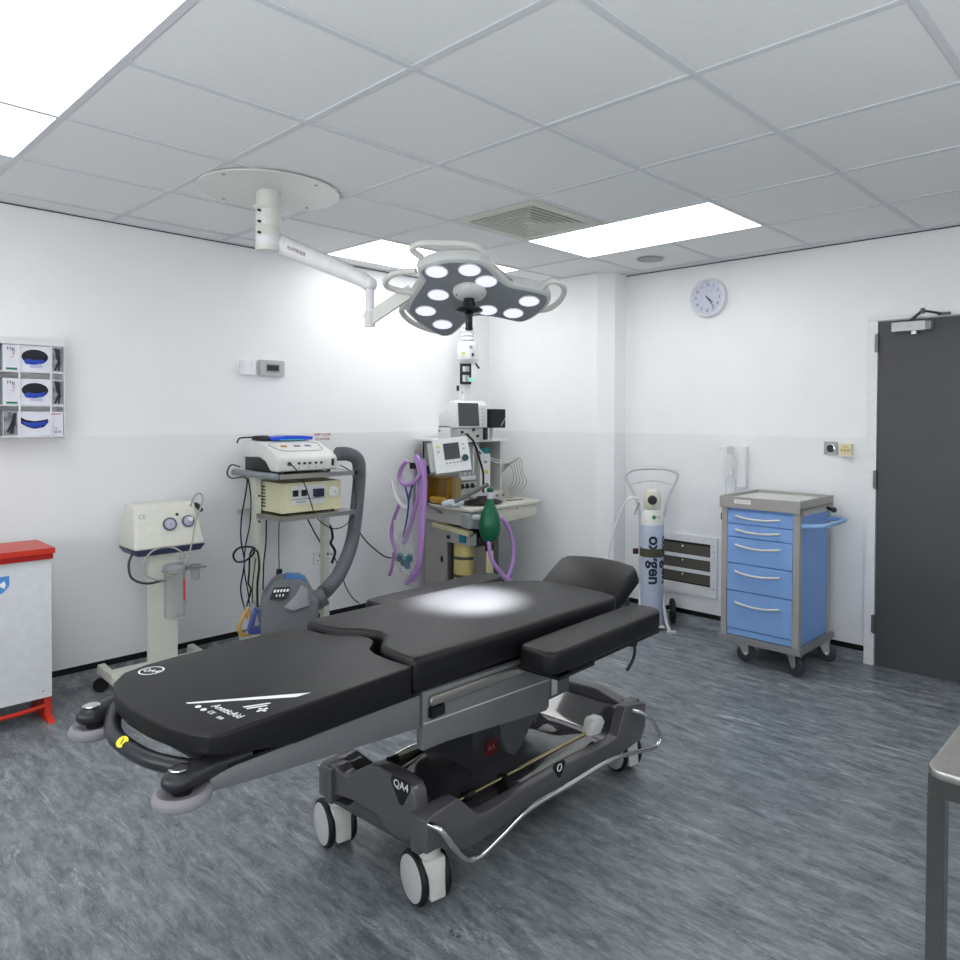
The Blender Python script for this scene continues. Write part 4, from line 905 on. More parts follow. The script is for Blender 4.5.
HP = [(-3.80, 2.455, 1.19), (-3.80, 2.54, 1.185), (-3.82, 2.615, 1.15), (-3.84, 2.645, 1.07), (-3.84, 2.635, .93), (-3.82, 2.60, .76), (-3.78, 2.54, .62), (-3.68, 2.40, .50), (-3.58, 2.26, .45), (-3.545, 2.205, .44)]
hp_ = catmull(HP, 26)
MB().tube(hp_, .040, n=20, smooth=0, rfun=lambda f, i: 1 + (.045 if i % 2 else -.045)).build('ribbed_hose', mat('hose_grey', '#63666c', .5), label='thick ribbed grey air hose curving down from the stand to the blower', category='hose', origin=HP[-1])
# bag of coloured leads
bagoutline = [(-3.9, 1.93, 0.368), (-3.9, 2.029, 0.35), (-3.9, 2.049, 0.289), (-3.9, 2.074, 0.197), (-3.9, 1.979, 0.18), (-3.9, 1.882, 0.182), (-3.9, 1.858, 0.215), (-3.9, 1.901, 0.29)]
yellow = [(-3.9, 1.949, 0.308), (-3.9, 1.901, 0.262), (-3.9, 1.891, 0.208), (-3.9, 1.901, 0.178)]
blueb = [(-3.9, 1.994, 0.28), (-3.9, 1.94, 0.207), (-3.9, 2.059, 0.2), (-3.9, 2.019, 0.352), (-3.9, 1.93, 0.359)]
bg = thing('lead_bag', 'clear plastic bag of yellow and blue coiled leads hanging beside the stand', 'bag', (-3.9, 1.97, .18))
MB().tube([(-3.9, 1.95, .34), (-3.90, 1.905, .27), (-3.90, 1.90, .215), (-3.9, 1.93, .19), (-3.895, 1.96, .22), (-3.895, 1.955, .29), (-3.9, 1.945, .33)], .011, n=10).build('yellow_leads', mat('yellow_lead', '#d8a436', .35), bg)
q = MB()
for k in range(4): q.tube([(-3.88 - .01*k, 1.985 + .006*k, .33), (-3.88 - .012*k, 1.945 + .012*k, .23), (-3.88 - .01*k, 1.97 + .01*k, .20 + .004*k), (-3.88, 2.04, .205 + .012*k), (-3.885, 2.045 - .01*k, .25), (-3.89, 2.01, .32)], .012, n=8)
q.build('blue_leads', mat('blue_lead', '#2f4fa8', .35), bg)
MB().tube([(-3.91, 2.02, .33), (-3.88, 2.05, .27), (-3.88, 2.06, .22), (-3.9, 2.0, .20)], .006, n=8).build('orange_lead', mat('orange_lead', '#c06a3a', .4), bg)
b = bmesh.new(); bmesh.ops.create_uvsphere(b, u_segments=20, v_segments=14, radius=1)
for v in b.verts:
    x, y, z = v.co; w_ = .105 * (1 - .45 * max(0, z)) ; v.co = Vector((-3.89 + x * .05 * (1 - .6 * max(0, z)), 1.968 + y * w_ * (1 + .06 * math.sin(9 * z)), .275 + z * .10 + .004 * math.sin(14 * y)))
MB()._merge(b).build('film', FILM, bg)
q = MB(); q.tube([(-3.90, 1.975, .36), (-3.95, 2.0, .45), (-3.97, 2.03, .60)], .003, n=6); q.build('tie', CAB, bg)

# ------------------------------------------------------------ anaesthetic machine
am = thing('anaesthetic_machine', 'grey and cream anaesthetic machine with worktop in the room corner', 'anaesthetic machine', (-3.95, 3.6, 0))
AG = mat('machine_grey', '#a3a39e', .45); AGL = mat('machine_light', '#c4c4bf', .45); ACR = mat('machine_cream', '#cfc9a2', .45)
# lower body: back box plus open bay
MB().box(-4.22, -3.975, 3.485, 3.72, .10, .66, bev=.01, seg=3).build('left_panel', AG, am)
MB().box(-3.975, -3.69, 3.68, 3.73, .10, .66, bev=.003).build('bay_side', mat('bay_dark', '#4a4a4c', .5), am)
MB().box(-3.98, -3.95, 3.50, 3.70, .10, .64).build('bay_back', mat('bay_dark', '#4a4a4c', .5), am)
MB().box(-4.22, -3.69, 3.485, 3.73, .06, .10, bev=.004).build('bottom_plate', AG, am)
for x in (-4.16, -3.75):
    for y in (3.53, 3.68):
        q = MB(); q.lathe([(0, -.012), (.027, -.012), (.03, 0), (.027, .012), (0, .012)], (x, y, .030), (1, .3, 0)); q.box(x-.012, x+.012, y-.012, y+.012, .04, .062); q.build('caster', RUB, am)
MB().box(-4.03, -4.015, 3.476, 3.486, .36, .40, bev=.003).build('lock', BLKP, am)
MB().hexa([(-4.23, 3.47, .66), (-3.66, 3.47, .64), (-3.66, 3.74, .64), (-4.23, 3.74, .66), (-4.23, 3.47, .752), (-3.66, 3.47, .745), (-3.66, 3.74, .745), (-4.23, 3.74, .752)], bev=.006).build('upper_body', AGL, am)
MB().hexa([(-4.09, 3.44, .615), (-3.70, 3.44, .585), (-3.70, 3.49, .585), (-4.09, 3.49, .615), (-4.09, 3.44, .648), (-3.70, 3.44, .622), (-3.70, 3.49, .622), (-4.09, 3.49, .648)], bev=.004).build('drawer_front', ACR, am)
MB().box(-3.975, -3.70, 3.46, 3.52, .52, .60, bev=.005).build('absorber_head', AG, am)
MB().box(-3.80, -3.74, 3.445, 3.475, .535, .60, bev=.005).build('teal_valve', mat('teal_valve', '#1d6f85', .4), am)
MB().box(-3.94, -3.91, 3.452, 3.462, .545, .57, bev=.003).build('knob', BLKP, am)
cn = MB().lathe([(0, .205), (.088, .205), (.09, .21), (.09, .50), (.085, .515), (0, .515)], (-3.865, 3.575, 0), n=36).build('canister', mat('canister_cream', '#c9ba7a', .35), am)
for z in (.27, .40): 
    MB().lathe([(.092, z), (.0935, z + .003), (.0935, z + .019), (.092, z + .022)], (-3.865, 3.575, 0), n=36).build('band', mat('band_dark', '#4d4a3c', .4), cn)
MB().box(-3.735, -3.695, 3.525, 3.60, .20, .505, bev=.005).build('gauge_block', mat('block_grey', '#75736c', .5, var=.3, scale=120), am)
MB().box(-3.735, -3.692, 3.61, 3.70, .20, .46, bev=.003).build('cream_panel', ACR, am)
MB().box(-3.735, -3.697, 3.53, 3.60, .515, .57, bev=.003).build('black_recess', BLKP, am)
# worktop and drawer overhanging to the right
MB().hexa([(-4.24, 3.46, .752), (-3.63, 3.46, .745), (-3.63, 3.74, .752), (-4.24, 3.74, .76), (-4.24, 3.46, .776), (-3.63, 3.46, .766), (-3.63, 3.74, .776), (-4.24, 3.74, .784)], bev=.004).build('worktop', mat('worktop_cream', '#d3d1c6', .4), am)
MB().hexa([(-4.2, 3.38, .775), (-3.60, 3.38, .768), (-3.60, 4.09, .778), (-4.2, 4.09, .79), (-4.2, 3.38, .793), (-3.60, 3.38, .786), (-3.60, 4.09, .80), (-4.2, 4.09, .812)], bev=.004).build('side_worktop', mat('worktop_cream', '#d3d1c6', .4), am)
MB().hexa([(-4.15, 3.56, .66), (-3.62, 3.56, .655), (-3.62, 4.06, .685), (-4.15, 4.06, .69), (-4.15, 3.56, .774), (-3.62, 3.56, .767), (-3.62, 4.06, .779), (-4.15, 4.06, .787)], bev=.004).build('side_drawer', mat('drawer_cream', '#c9c7bb', .42), am)
MB().cyl((-3.62, 3.85, .752), (-3.614, 3.85, .752), .008).build('drawer_lock', MGR, am)
MB().hexa([(-3.70, 3.37, .662), (-3.61, 3.37, .655), (-3.61, 3.53, .655), (-3.70, 3.53, .662), (-3.70, 3.37, .765), (-3.61, 3.37, .758), (-3.61, 3.53, .758), (-3.70, 3.53, .765)], bev=.006).build('flow_outlet_block', mat('outlet_grey', '#98a0a2', .4), am)
MB().cyl((-3.66, 3.39, .735), (-3.56, 3.43, .735), .018).build('outlet_port', mat('pale_port', '#c3ccd0', .3), am)
# rack above
RK = mat('rack_grey', '#a9aaa5', .45)
MB().box(-4.25, -4.235, 3.49, 3.93, .79, 1.235, bev=.002).build('rack_back', RK, am)
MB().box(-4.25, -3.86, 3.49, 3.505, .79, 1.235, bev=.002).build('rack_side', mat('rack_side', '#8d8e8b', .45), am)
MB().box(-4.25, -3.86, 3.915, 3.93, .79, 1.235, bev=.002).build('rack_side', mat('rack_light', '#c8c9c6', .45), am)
MB().box(-4.23, -3.87, 3.505, 3.685, .80, .945, bev=.002).build('control_block', mat('control_grey', '#b8b9b6', .4), am)
MB().box(-4.23, -3.875, 3.505, 3.685, .95, 1.22, bev=.002).build('flowmeter_block', mat('flow_grey', '#9a9b98', .4), am)
MB().box(-4.23, -4.18, 3.69, 3.915, .84, 1.23).build('compartment_back', mat('compartment_dark', '#66676a', .5), am)
MB().box(-4.23, -3.86, 3.685, 3.695, .84, 1.23).build('divider', RK, am)
MB().box(-4.23, -3.84, 3.60, 4.0, .80, .865, bev=.003).build('lower_control_strip', mat('strip_light', '#c2c3bf', .4), am)
MB().hexa([(-4.29, 3.44, 1.236), (-3.80, 3.44, 1.236), (-3.80, 3.95, 1.236), (-4.29, 3.95, 1.236), (-4.29, 3.44, 1.252), (-3.80, 3.44, 1.252), (-3.80, 3.95, 1.252), (-4.29, 3.95, 1.252)], bev=.003).build('top_shelf', mat('shelf_white', '#dedfdd', .4), am)
for y in (3.535, 3.585, 3.635):
    k_ = MB().lathe([(.020, 0), (.018, .012), (.012, .014), (.011, .03), (0, .03)], (-3.87, y, .918), (1, 0, 0), 20).build('control_knob', mat('knob_dark', '#2c3032', .4), am)
    MB().box(-3.8405, -3.839, y - .002, y + .003, .918, .932).build('knob_mark', WHP, k_)
for y in (3.54, 3.60, 3.66, 3.75, 3.80, 3.86, 3.92): MB().cyl((-3.87 if y < 3.6 else -3.84, y, .832), (-3.855 if y < 3.6 else -3.825, y, .832), .010, n=14).build('gauge', MGR, am)
MB().box(-3.872, -3.868, 3.52, 3.67, .962, .99, bev=.001).build('label_strip', mat('label_white', '#d4d7d8', .4), am)
for k in range(4): MB().cyl((-3.872, 3.52 + k*.042, 1.0), (-3.872, 3.52 + k*.042, 1.20), .010, n=12).build('flow_tube', mat('flow_tube', '#c9cfd2', .15), am)
# bellows chamber in amber plastic
AMB = mat('amber_plastic', '#a67c1e', .18, trans=.25, alpha=.75)
bx_ = MB()
bx_.box(-4.12, -4.108, 3.395, 3.465, .80, .985, bev=.002); bx_.box(-3.872, -3.86, 3.395, 3.465, .80, .985, bev=.002); bx_.box(-4.12, -3.86, 3.458, 3.465, .80, .985); bx_.box(-4.12, -3.86, 3.395, 3.465, .98, .99, bev=.002)
bx_.build('amber_chamber', AMB, am)
MB().box(-4.12, -3.86, 3.395, 3.465, .777, .80, bev=.003).build('chamber_base', mat('brown_base', '#4a3a22', .4), am)
MB().lathe([(.05, .80), (.052, .83), (.045, .84), (0, .84)], (0, 0, 0)).map(lambda v: (-4.0 + v[0] * 1.8, 3.43 + v[1] * .6, v[2])).build('bellows', mat('amber_disc', '#c79a2e', .35), am)
t = MB(); 
for k in range(6): t.box(-3.905, -3.885, 3.452, 3.457, .83 + k*.024, .838 + k*.024)
t.build('chamber_scale', mat('yellow_scale', '#e0c45a', .4), am)
MB().box(-3.855, -3.80, 3.42, 3.465, .79, .985, bev=.004).build('brown_panel', mat('brown_panel', '#8d7a52', .45), am)
MB().box(-4.17, -4.06, 3.36, 3.44, 1.0, 1.06, bev=.01).build('navy_connector', DNAVY, am)

# swivel control display
ct = thing('ventilator_display', 'white ventilator control display tilted in front of the anaesthetic machine', 'display', (-3.62, 3.25, 1.06))
cM = Matrix.Translation((-3.60, 3.195, 1.163)) @ Matrix.Rotation(math.radians(52), 4, 'Z') @ Matrix.Rotation(math.radians(-14), 4, 'X') @ Matrix.Rotation(math.radians(-7), 4, 'Y') @ Matrix.Scale(1.1, 4)
MB().box(-.105, .105, -.035, .04, -.105, .10, bev=.010, seg=3, M=cM).build('housing', mat('display_white', '#dfe2e3', .35), ct)
MB().box(-.135, -.104, -.02, .055, -.09, .085, bev=.006, M=cM).build('side_module', mat('display_side', '#b5b9b9', .4), ct)
MB().box(-.045, .048, -.037, -.034, -.03, .068, bev=.001, M=cM).build('screen', SCRN, ct)
MB().box(-.085, -.066, -.037, -.034, .045, .06, M=cM).build('yellow_button', mat('yellow_button', '#d8d37a', .4), ct)
for z in (.048, .02): MB().box(.066, .082, -.037, -.034, z, z + .012, M=cM).build('button', GPL, ct)
MB().box(-.085, -.067, -.037, -.034, .015, .03, M=cM).build('button', GPL, ct)
q = MB().lathe([(.021, 0), (.018, .015), (.0, .016)], (0, 0, 0), (0, -1, 0), 24); q.bm.transform(cM @ Matrix.Translation((.076, -.035, -.03))); q.build('rotary_knob', mat('teal_dark_knob', '#2c4a52', .3), ct)
for k in range(5): MB().box(-.04 + k * .021, -.028 + k * .021, -.037, -.034, -.055, -.048, M=cM).build('soft_key', MGR, ct)
t = MB(); t.tube([(-3.65, 3.26, 1.16), (-3.72, 3.34, 1.12), (-3.80, 3.42, 1.12), (-3.868, 3.49, 1.12)], .016); t.build('swivel_arm', AG, ct)

# monitor on the top shelf
mo = thing('patient_monitor', 'white patient monitor with a dark screen on top of the anaesthetic machine', 'monitor', (-3.95, 3.65, 1.253))
MW = mat('monitor_white', '#e2e4e3', .35)
MB().prism([(-3.975, 1.335), (-3.975, 1.43), (-3.90, 1.475), (-3.86, 1.525), (-3.80, 1.53), (-3.775, 1.50), (-3.775, 1.34), (-3.80, 1.335)], 3.40, 3.69, 'y', bev=.008, seg=3).build('housing', MW, mo)
MB().hexa([(-3.777, 3.418, 1.35), (-3.773, 3.418, 1.35), (-3.773, 3.615, 1.35), (-3.777, 3.615, 1.35), (-3.777, 3.408, 1.513), (-3.773, 3.408, 1.513), (-3.773, 3.60, 1.513), (-3.777, 3.60, 1.513)]).build('screen', SCRN, mo)
for k in range(5): MB().cyl((-3.776, 3.645, 1.365 + k * .027), (-3.771, 3.645, 1.365 + k * .027), .005, n=10).build('button', MGR, mo)
MB().box(-3.96, -3.79, 3.42, 3.68, 1.253, 1.333, bev=.004).build('module_rack', mat('module_grey', '#b6b8b5', .4), mo)
for y, z in ((3.45, 1.30), (3.56, 1.315), (3.50, 1.28), (3.60, 1.27)): MB().box(-3.792, -3.782, y, y + .02, z, z + .018, bev=.002).build('module_socket', BLKP, mo)
MB().box(-3.80, -3.77, 3.665, 3.695, 1.253, 1.34, bev=.003).build('bracket', BLKP, mo)
MB().cyl((-3.955, 3.402, 1.315), (-3.955, 3.392, 1.315), .009).build('side_knob', MGR, mo)
MB().box(-3.975, -3.85, 3.40, 3.42, 1.253, 1.35, bev=.003).build('side_skirt', MW, mo)
# black bag hooked on the right of the monitor
MB().box(-3.79, -3.745, 3.705, 3.85, 1.337, 1.473, bev=.006).build('cuff_pouch', mat('pouch_black', '#0f1012', .6, bump=.4), label='black folded pouch hanging at the right of the patient monitor', category='pouch')
o = bpy.data.objects['cuff_pouch']
MB().hexa([(-3.7445, 3.80, 1.35), (-3.7435, 3.80, 1.35), (-3.7435, 3.808, 1.35), (-3.7445, 3.808, 1.35), (-3.7445, 3.845, 1.41), (-3.7435, 3.845, 1.41), (-3.7435, 3.85, 1.405), (-3.7445, 3.85, 1.405)]).build('strap', GPL, o)
MB().box(-3.80, -3.785, 3.74, 3.76, 1.253, 1.34).build('hook_stem', GPL, o)
# tall white unit behind the monitor
wu = thing('ceiling_pendant_unit', 'white vertical outlet unit with a black bracket in the corner above the monitor', 'outlet unit', (-4.1, 3.80, 1.54))
PX, PY = -4.10, 3.80
MB().cyl((PX, PY, 1.253), (PX, PY, 2.10), .022).build('pole', WPL, wu)
for z in (2.04, 2.07, 2.10, 2.01): MB().cyl((PX, PY, z - .012), (PX, PY, z + .012), .048, .052, n=26, bev=.003).build('ring', WPL, wu)
MB().cyl((PX, PY, 1.845), (PX, PY, 1.985), .085, .08, n=32, bev=.012).build('canister', mat('unit_canister', '#e4e5e6', .35), wu)
MB().cyl((PX, PY, 1.815), (PX, PY, 1.846), .06, .083, n=32).build('canister_base', WPL, wu)
dfr = frame((PX + .0858 * .74, PY - .0858 * .67, 1.93), (.67, .74, 0), (0, 0, 1))
MB().box(-.05, -.02, -.045, -.03, -.001, .0015, M=dfr).build('yellow_label', mat('yellow_label', '#cfc25a', .5), wu)
MB().box(.012, .035, .0, .022, -.006, .0005, M=dfr).build('print_block', MGR, wu)
MB().box(.03, .045, -.06, -.035, -.02, .002, M=dfr).build('black_clip', BLKP, wu)
fM2 = frame((PX + .05, PY - .05, 1.76), (.67, .74, 0), (0, 0, 1))
q = MB(); q.box(-.055, -.035, -.09, .055, -.01, .02, bev=.003, M=fM2); q.box(.015, .03, -.09, .055, -.01, .02, bev=.003, M=fM2); q.box(-.055, .03, .035, .055, -.01, .02, bev=.003, M=fM2); q.box(-.055, .03, -.10, -.08, -.01, .02, bev=.003, M=fM2); q.box(-.05, .02, -.03, -.005, -.01, .02, bev=.003, M=fM2)
q.build('black_bracket', BLKP, wu)
MB().box(.01, .06, -.08, -.05, .0, .03, bev=.004, M=fM2).build('mint_clip', mat('mint_clip', '#9fdccf', .4), wu)
q = MB(); q.box(-.08, -.06, -.15, -.11, -.005, .012, bev=.003, M=fM2); q.build('black_nozzle', BLKP, wu); MB().cyl(fM2 @ Vector((.06, .06, 0)), fM2 @ Vector((.09, .02, 0)), .007).build('black_nozzle', BLKP, wu)
MB().box(PX - .035, PX + .035, PY - .07, PY - .02, 1.54, 1.66, bev=.006).build('lower_housing', WPL, wu)
MB().cyl((PX + .02, PY - .072, 1.60), (PX + .02, PY - .068, 1.60), .008).build('screw', MGR, wu)

# capnograph standing in the compartment
cp = thing('handheld_monitor', 'upright white module with a yellow label in the rack compartment', 'module', (-3.88, 3.75, .87))
MB().box(-3.93, -3.85, 3.70, 3.80, .867, 1.145, bev=.006).build('case', mat('module_white', '#dcdedd', .38), cp)
MB().box(-3.93, -3.848, 3.705, 3.795, 1.146, 1.19, bev=.004).build('teal_top', mat('teal_top', '#0e6a70', .4), cp)
MB().box(-3.8495, -3.848, 3.735, 3.765, 1.075, 1.095).build('label', MGR, cp)
MB().box(-3.8495, -3.848, 3.735, 3.775, 1.0, 1.025).build('yellow_label', mat('yellow_label', '#cfc25a', .5), cp)
# green breathing bag
gb = thing('breathing_bag', 'dark green rubber breathing bag hanging in front of the anaesthetic machine', 'breathing bag', (-3.50, 3.455, .56))
MB().lathe([(0, .555), (.012, .558), (.025, .575), (.056, .60), (.072, .65), (.073, .70), (.062, .755), (.040, .81), (.022, .85), (.016, .87), (0, .87)], (-3.50, 3.455, 0), (0, 0, 1), 28).build('bag', GREENB, gb)
MB().lathe([(.021, .865), (.023, .87), (.023, .90), (.018, .91), (0, .91)], (-3.50, 3.455, 0)).build('neck_ring', mat('pale_lilac_ring', '#c9c3d6', .3), gb)
MB().ball((-3.50, 3.455, .925), .024, (1, 1, .9)).build('valve_ball', GREENB, gb)
for v in gb.children[0].data.vertices:
        k = math.sin(math.atan2(v.co.y, v.co.x) * 3 + 1) ; f_ = 1 + .06 * k; v.co.x *= f_; v.co.y *= f_
MB().tube([(-3.50, 3.138, .872), (-3.50, 3.285, .917), (-3.50, 3.43, .962)], .014, n=12, smooth=4).build('support_arm', mat('arm_grey', '#5d5f5b', .35), gb)
q = MB(); q.tube([(-3.50, 3.12, .87), (-3.58, 3.12, .85), (-3.66, 3.30, .825), (-3.75, 3.42, .82)], .022, n=12); q.build('mount', mat('pale_port', '#c3ccd0', .3), gb)
# black round lid and hose on the worktop
lidp = (-3.76, 3.66, .808)
dk = thing('black_mask', 'flat black rubber mask lying on the cream worktop', 'mask', lidp)
MB().lathe([(0, .0), (.12, 0), (.128, .006), (.11, .014), (.05, .03), (.03, .045), (0, .047)], (-3.76, 3.64, .802), n=36).map(lambda v: (v[0], 3.64 + (v[1] - 3.64) * 1.25, v[2])).build('cushion', RUB, dk)
MB().tube([(-3.66, 3.78, .815), (-3.63, 3.86, .815), (-3.63, 3.92, .815)], .0035, n=6).build('strap', CAB, dk)
hosek = [(-3.6, 3.327, 1.299), (-3.6, 3.396, 1.247), (-3.6, 3.449, 1.131), (-3.6, 3.485, 1.026), (-3.6, 3.486, 0.898)]
coil = [(-3.877, 3.95, 1.071), (-3.778, 3.95, 1.033), (-3.777, 3.95, 0.935), (-3.855, 3.95, 0.859), (-3.876, 3.95, 0.9)]
wht = [(-3.7, 3.49, 1.255), (-3.7, 3.563, 1.175), (-3.7, 3.674, 1.118), (-3.7, 3.77, 1.1)]
cable('monitor_lead', [(-3.75, 3.47, 1.29)] + hosek, 'black lead dropping from the patient monitor past the ventilator display', .0075)
q = MB(); 
for k in range(5): 
    a = .012 * k
    q.tube([(-3.86 - a, 3.93, 1.06 - a * 2), (-3.80 + a, 3.955 + a, 1.06 + a), (-3.765 + a * 2, 3.96, 1.0), (-3.775 + a * 2, 3.96 + a, .92), (-3.83 + a, 3.95, .86 - a), (-3.855, 3.93, .875)], .004, n=7)
q.build('hanging_cables', mat('grey_lead', '#aaa99a', .4), label='loop of grey cables at the right side of the machine rack', category='cable', origin=(-3.8, 3.95, .86))
for k in range(2): cable('thin_tube', [(p_[0], p_[1] + .012 * k, p_[2] - .02 * k) for p_ in wht], ['upper thin white tube crossing the rack compartment', 'lower thin white tube crossing the rack compartment'][k], .0025, WPL, 'tube')
rph = [(-3.45, 3.397, 0.566), (-3.45, 3.426, 0.462), (-3.45, 3.531, 0.345), (-3.45, 3.63, 0.275)]
rph2 = [(-3.5, 3.55, 0.726), (-3.5, 3.63, 0.656), (-3.5, 3.681, 0.524), (-3.5, 3.672, 0.386), (-3.5, 3.612, 0.277)]
o = MB(); o.tube([(-3.5, 3.475, .70)] + rph2, .0155, n=12); o.build('breathing_hose', LILAC, label='curved lilac hose right of the green bag', category='hose', origin=rph2[-1])
o = MB(); o.tube([(-3.45, 3.40, .585)] + rph, .014, n=12); o.build('breathing_hose', LILAC, label='short lilac hose running down below the green bag', category='hose', origin=rph[-1])

# lilac hoses hanging on their pole at the left of the machine
ph1 = [(-3.839, 3.12, 1.133), (-3.807, 3.12, 0.998), (-3.822, 3.12, 0.801), (-3.829, 3.12, 0.605), (-3.835, 3.12, 0.407), (-3.905, 3.12, 0.298)]
ph2 = [(-3.91, 3.14, 1.149), (-3.863, 3.14, 1.043), (-3.87, 3.14, 0.894), (-3.916, 3.14, 0.771), (-3.979, 3.14, 0.625), (-4.027, 3.14, 0.539)]
loopp = [(-3.933, 3.09, 1.116), (-3.997, 3.09, 1.058), (-4.013, 3.09, 0.987), (-3.949, 3.09, 0.956), (-3.855, 3.09, 0.977), (-3.786, 3.09, 1.04), (-3.786, 3.09, 1.108), (-3.832, 3.09, 1.154)]
ph3 = [(-4.038, 3.11, 0.813), (-4.103, 3.11, 0.696), (-4.128, 3.11, 0.591), (-4.086, 3.11, 0.495), (-4.036, 3.11, 0.42)]
ph4 = [(-4.102, 3.11, 0.472), (-4.118, 3.11, 0.378), (-4.152, 3.11, 0.302)]
ph5 = [(-3.773, 3.1, 1.137), (-3.757, 3.1, 0.954), (-3.771, 3.1, 0.759), (-3.789, 3.1, 0.563), (-3.826, 3.1, 0.412), (-3.943, 3.1, 0.28)]
bluev = [(-3.956, 3.09, 0.956), (-3.916, 3.09, 0.845), (-3.932, 3.09, 0.725), (-3.971, 3.09, 0.592)]
bluev2 = [(-3.87, 3.09, 0.967), (-3.909, 3.09, 0.865), (-3.916, 3.09, 0.796)]
masks = [(-3.995, 3.09, 0.499), (-3.852, 3.09, 0.468), (-3.915, 3.09, 0.479), (-3.83, 3.09, 0.647)]
clearb = [(-3.903, 3.11, 1.022), (-4.038, 3.11, 0.914), (-4.079, 3.11, 0.951)]
pl = thing('hose_hanger', 'grey pole clamped left of the anaesthetic machine with hoses hung on it', 'hose hanger', (-3.94, 3.16, .80))
MB().cyl((-3.945, 3.16, .80), (-3.925, 3.16, 1.19), .009).build('pole', MGR, pl)
MB().box(-3.96, -3.91, 3.135, 3.185, 1.06, 1.10, bev=.005).build('clamp', BLKP, pl)
MB().tube([(-3.935, 3.16, 1.08), (-4.0, 3.15, 1.10), (-4.04, 3.14, 1.07), (-4.03, 3.14, 1.04)], .004, n=8).build('hook', CAB, pl)
MB().tube([(-3.945, 3.16, .82), (-3.98, 3.30, .80), (-4.0, 3.46, .72)], .010).build('bracket', MGR, pl)
def rib(nm, pts, r, lab, m_=None):
    P = catmull(pts, 16); return MB().tube(P, r, n=12, smooth=0, rfun=lambda f, i: 1 + (.05 if i % 2 else -.05)).build(nm, m_ or LILAC, label=lab, category='hose', group='lilac breathing hoses', origin=pts[-1])
for pts, r, lab in ((ph1, .017, 'lilac breathing hose hanging straight, nearest the amber chamber'), (ph2, .015, 'lilac breathing hose curving left below the hanger pole'), (loopp, .0145, 'lilac breathing hose looped in a ring on the hanger pole'), (ph3, .013, 'lilac breathing hose furthest left, bowing outwards'), (ph4, .010, 'short end of lilac hose with white tip, low at the far left'), (ph5, .018, 'thickest lilac hose hanging in front of the machine edge')):
    rib('breathing_hose', pts, r, lab)
o = cable('blue_tube', bluev, 'dark blue Y shaped tube hanging among the lilac hoses', .006, mat('blue_tube', '#2b3f8f', .35), 'tube')
MB().tube(bluev2, .006, n=8).build('branch', mat('blue_tube', '#2b3f8f', .35), o)
cb = thing('hose_bag', 'crumpled clear plastic bag with teal connectors hanging low among the lilac hoses', 'bag', (-3.92, 3.08, .35))
b = bmesh.new(); bmesh.ops.create_icosphere(b, subdivisions=3, radius=1)
for v in b.verts:
    n0 = v.co.copy(); k = 1 + .12 * math.sin(9*n0.x + 7*n0.z) + .08 * math.sin(15*n0.y + 5*n0.x); v.co = Vector((-3.93 + n0.x*.085*k*(1-.4*max(0,n0.z)), 3.07 + n0.y*.04*k, .50 + n0.z*.15*k))
MB()._merge(b).build('film', FILM, cb)
for x, z, r in ((-3.98, .44, .026), (-3.93, .42, .03), (-3.88, .45, .022), (-3.90, .40, .02)):
    MB().cyl((x, 3.07, z), (x + .02, 3.06, z + .045), r, r * .7, n=14, bev=.003).build('connector', mat('teal_connector', '#3c7285', .35), cb)
MB().box(-4.08, -4.03, 3.09, 3.10, .66, .70).build('tape', WPL, cb)
b = bmesh.new(); bmesh.ops.create_icosphere(b, subdivisions=3, radius=1)
for v in b.verts:
    n0 = v.co.copy(); k = 1 + .15 * math.sin(8*n0.x + 6*n0.z); v.co = Vector((-3.99 + n0.x*.07*k, 3.12 + n0.y*.03*k, .95 + n0.z*.11*k))
MB()._merge(b).build('clear_bag', mat('clear_film2', '#e8ebf2', .2, trans=.3, alpha=.35), label='crumpled clear bag hung inside the lilac hose ring', category='bag')
MB().tube([(-4.13, 3.11, .98), (-4.09, 3.11, .87), (-4.0, 3.11, .80), (-3.92, 3.11, .80)], .014).build('white_tube', mat('whitish_tube', '#e3dfe9', .35), label='pale white tube curving left of the lilac hose ring', category='tube')

# ------------------------------------------------------------ oxygen cylinder on its trolley
ox = thing('oxygen_trolley', 'white two wheeled cylinder trolley with looped handle in the back corner', 'cylinder trolley', (-2.70, 4.22, 0))
OX, OY = -2.70, 4.20
ORM = Matrix.Translation((OX, OY, 0)) @ Matrix.Rotation(math.radians(38), 4, 'Z') @ Matrix.Translation((-OX, -OY, 0))
orot = lambda v: ORM @ Vector(v)
TW = mat('trolley_white', '#c6c9cb', .35)
MB().tube([(OX - .075, 4.27, .74), (OX - .10, 4.27, .86), (OX - .165, 4.27, .99), (OX - .165, 4.27, 1.035), (OX - .12, 4.27, 1.06), (OX - .03, 4.27, 1.07), (OX + .08, 4.27, 1.068), (OX + .15, 4.27, 1.05), (OX + .175, 4.27, 1.03), (OX + .165, 4.27, .99), (OX + .11, 4.27, .86), (OX + .085, 4.27, .74)], .010, n=12).map(orot).build('handle', TW, ox)
for s in (-1, 1): MB().tube([(OX + s*.075, 4.27, .76), (OX + s*.07, 4.29, .5), (OX + s*.07, 4.29, .12)], .010).map(orot).build('frame_bar', TW, ox)
MB().tube([(OX - .14, 4.275, .96), (OX, 4.285, .985), (OX + .14, 4.275, .96)], .004, n=8).map(orot).build('cross_wire', TW, ox)
MB().box(OX - .08, OX + .08, OY - .09, 4.28, .022, .032, bev=.003).map(orot).build('base_plate', TW, ox)
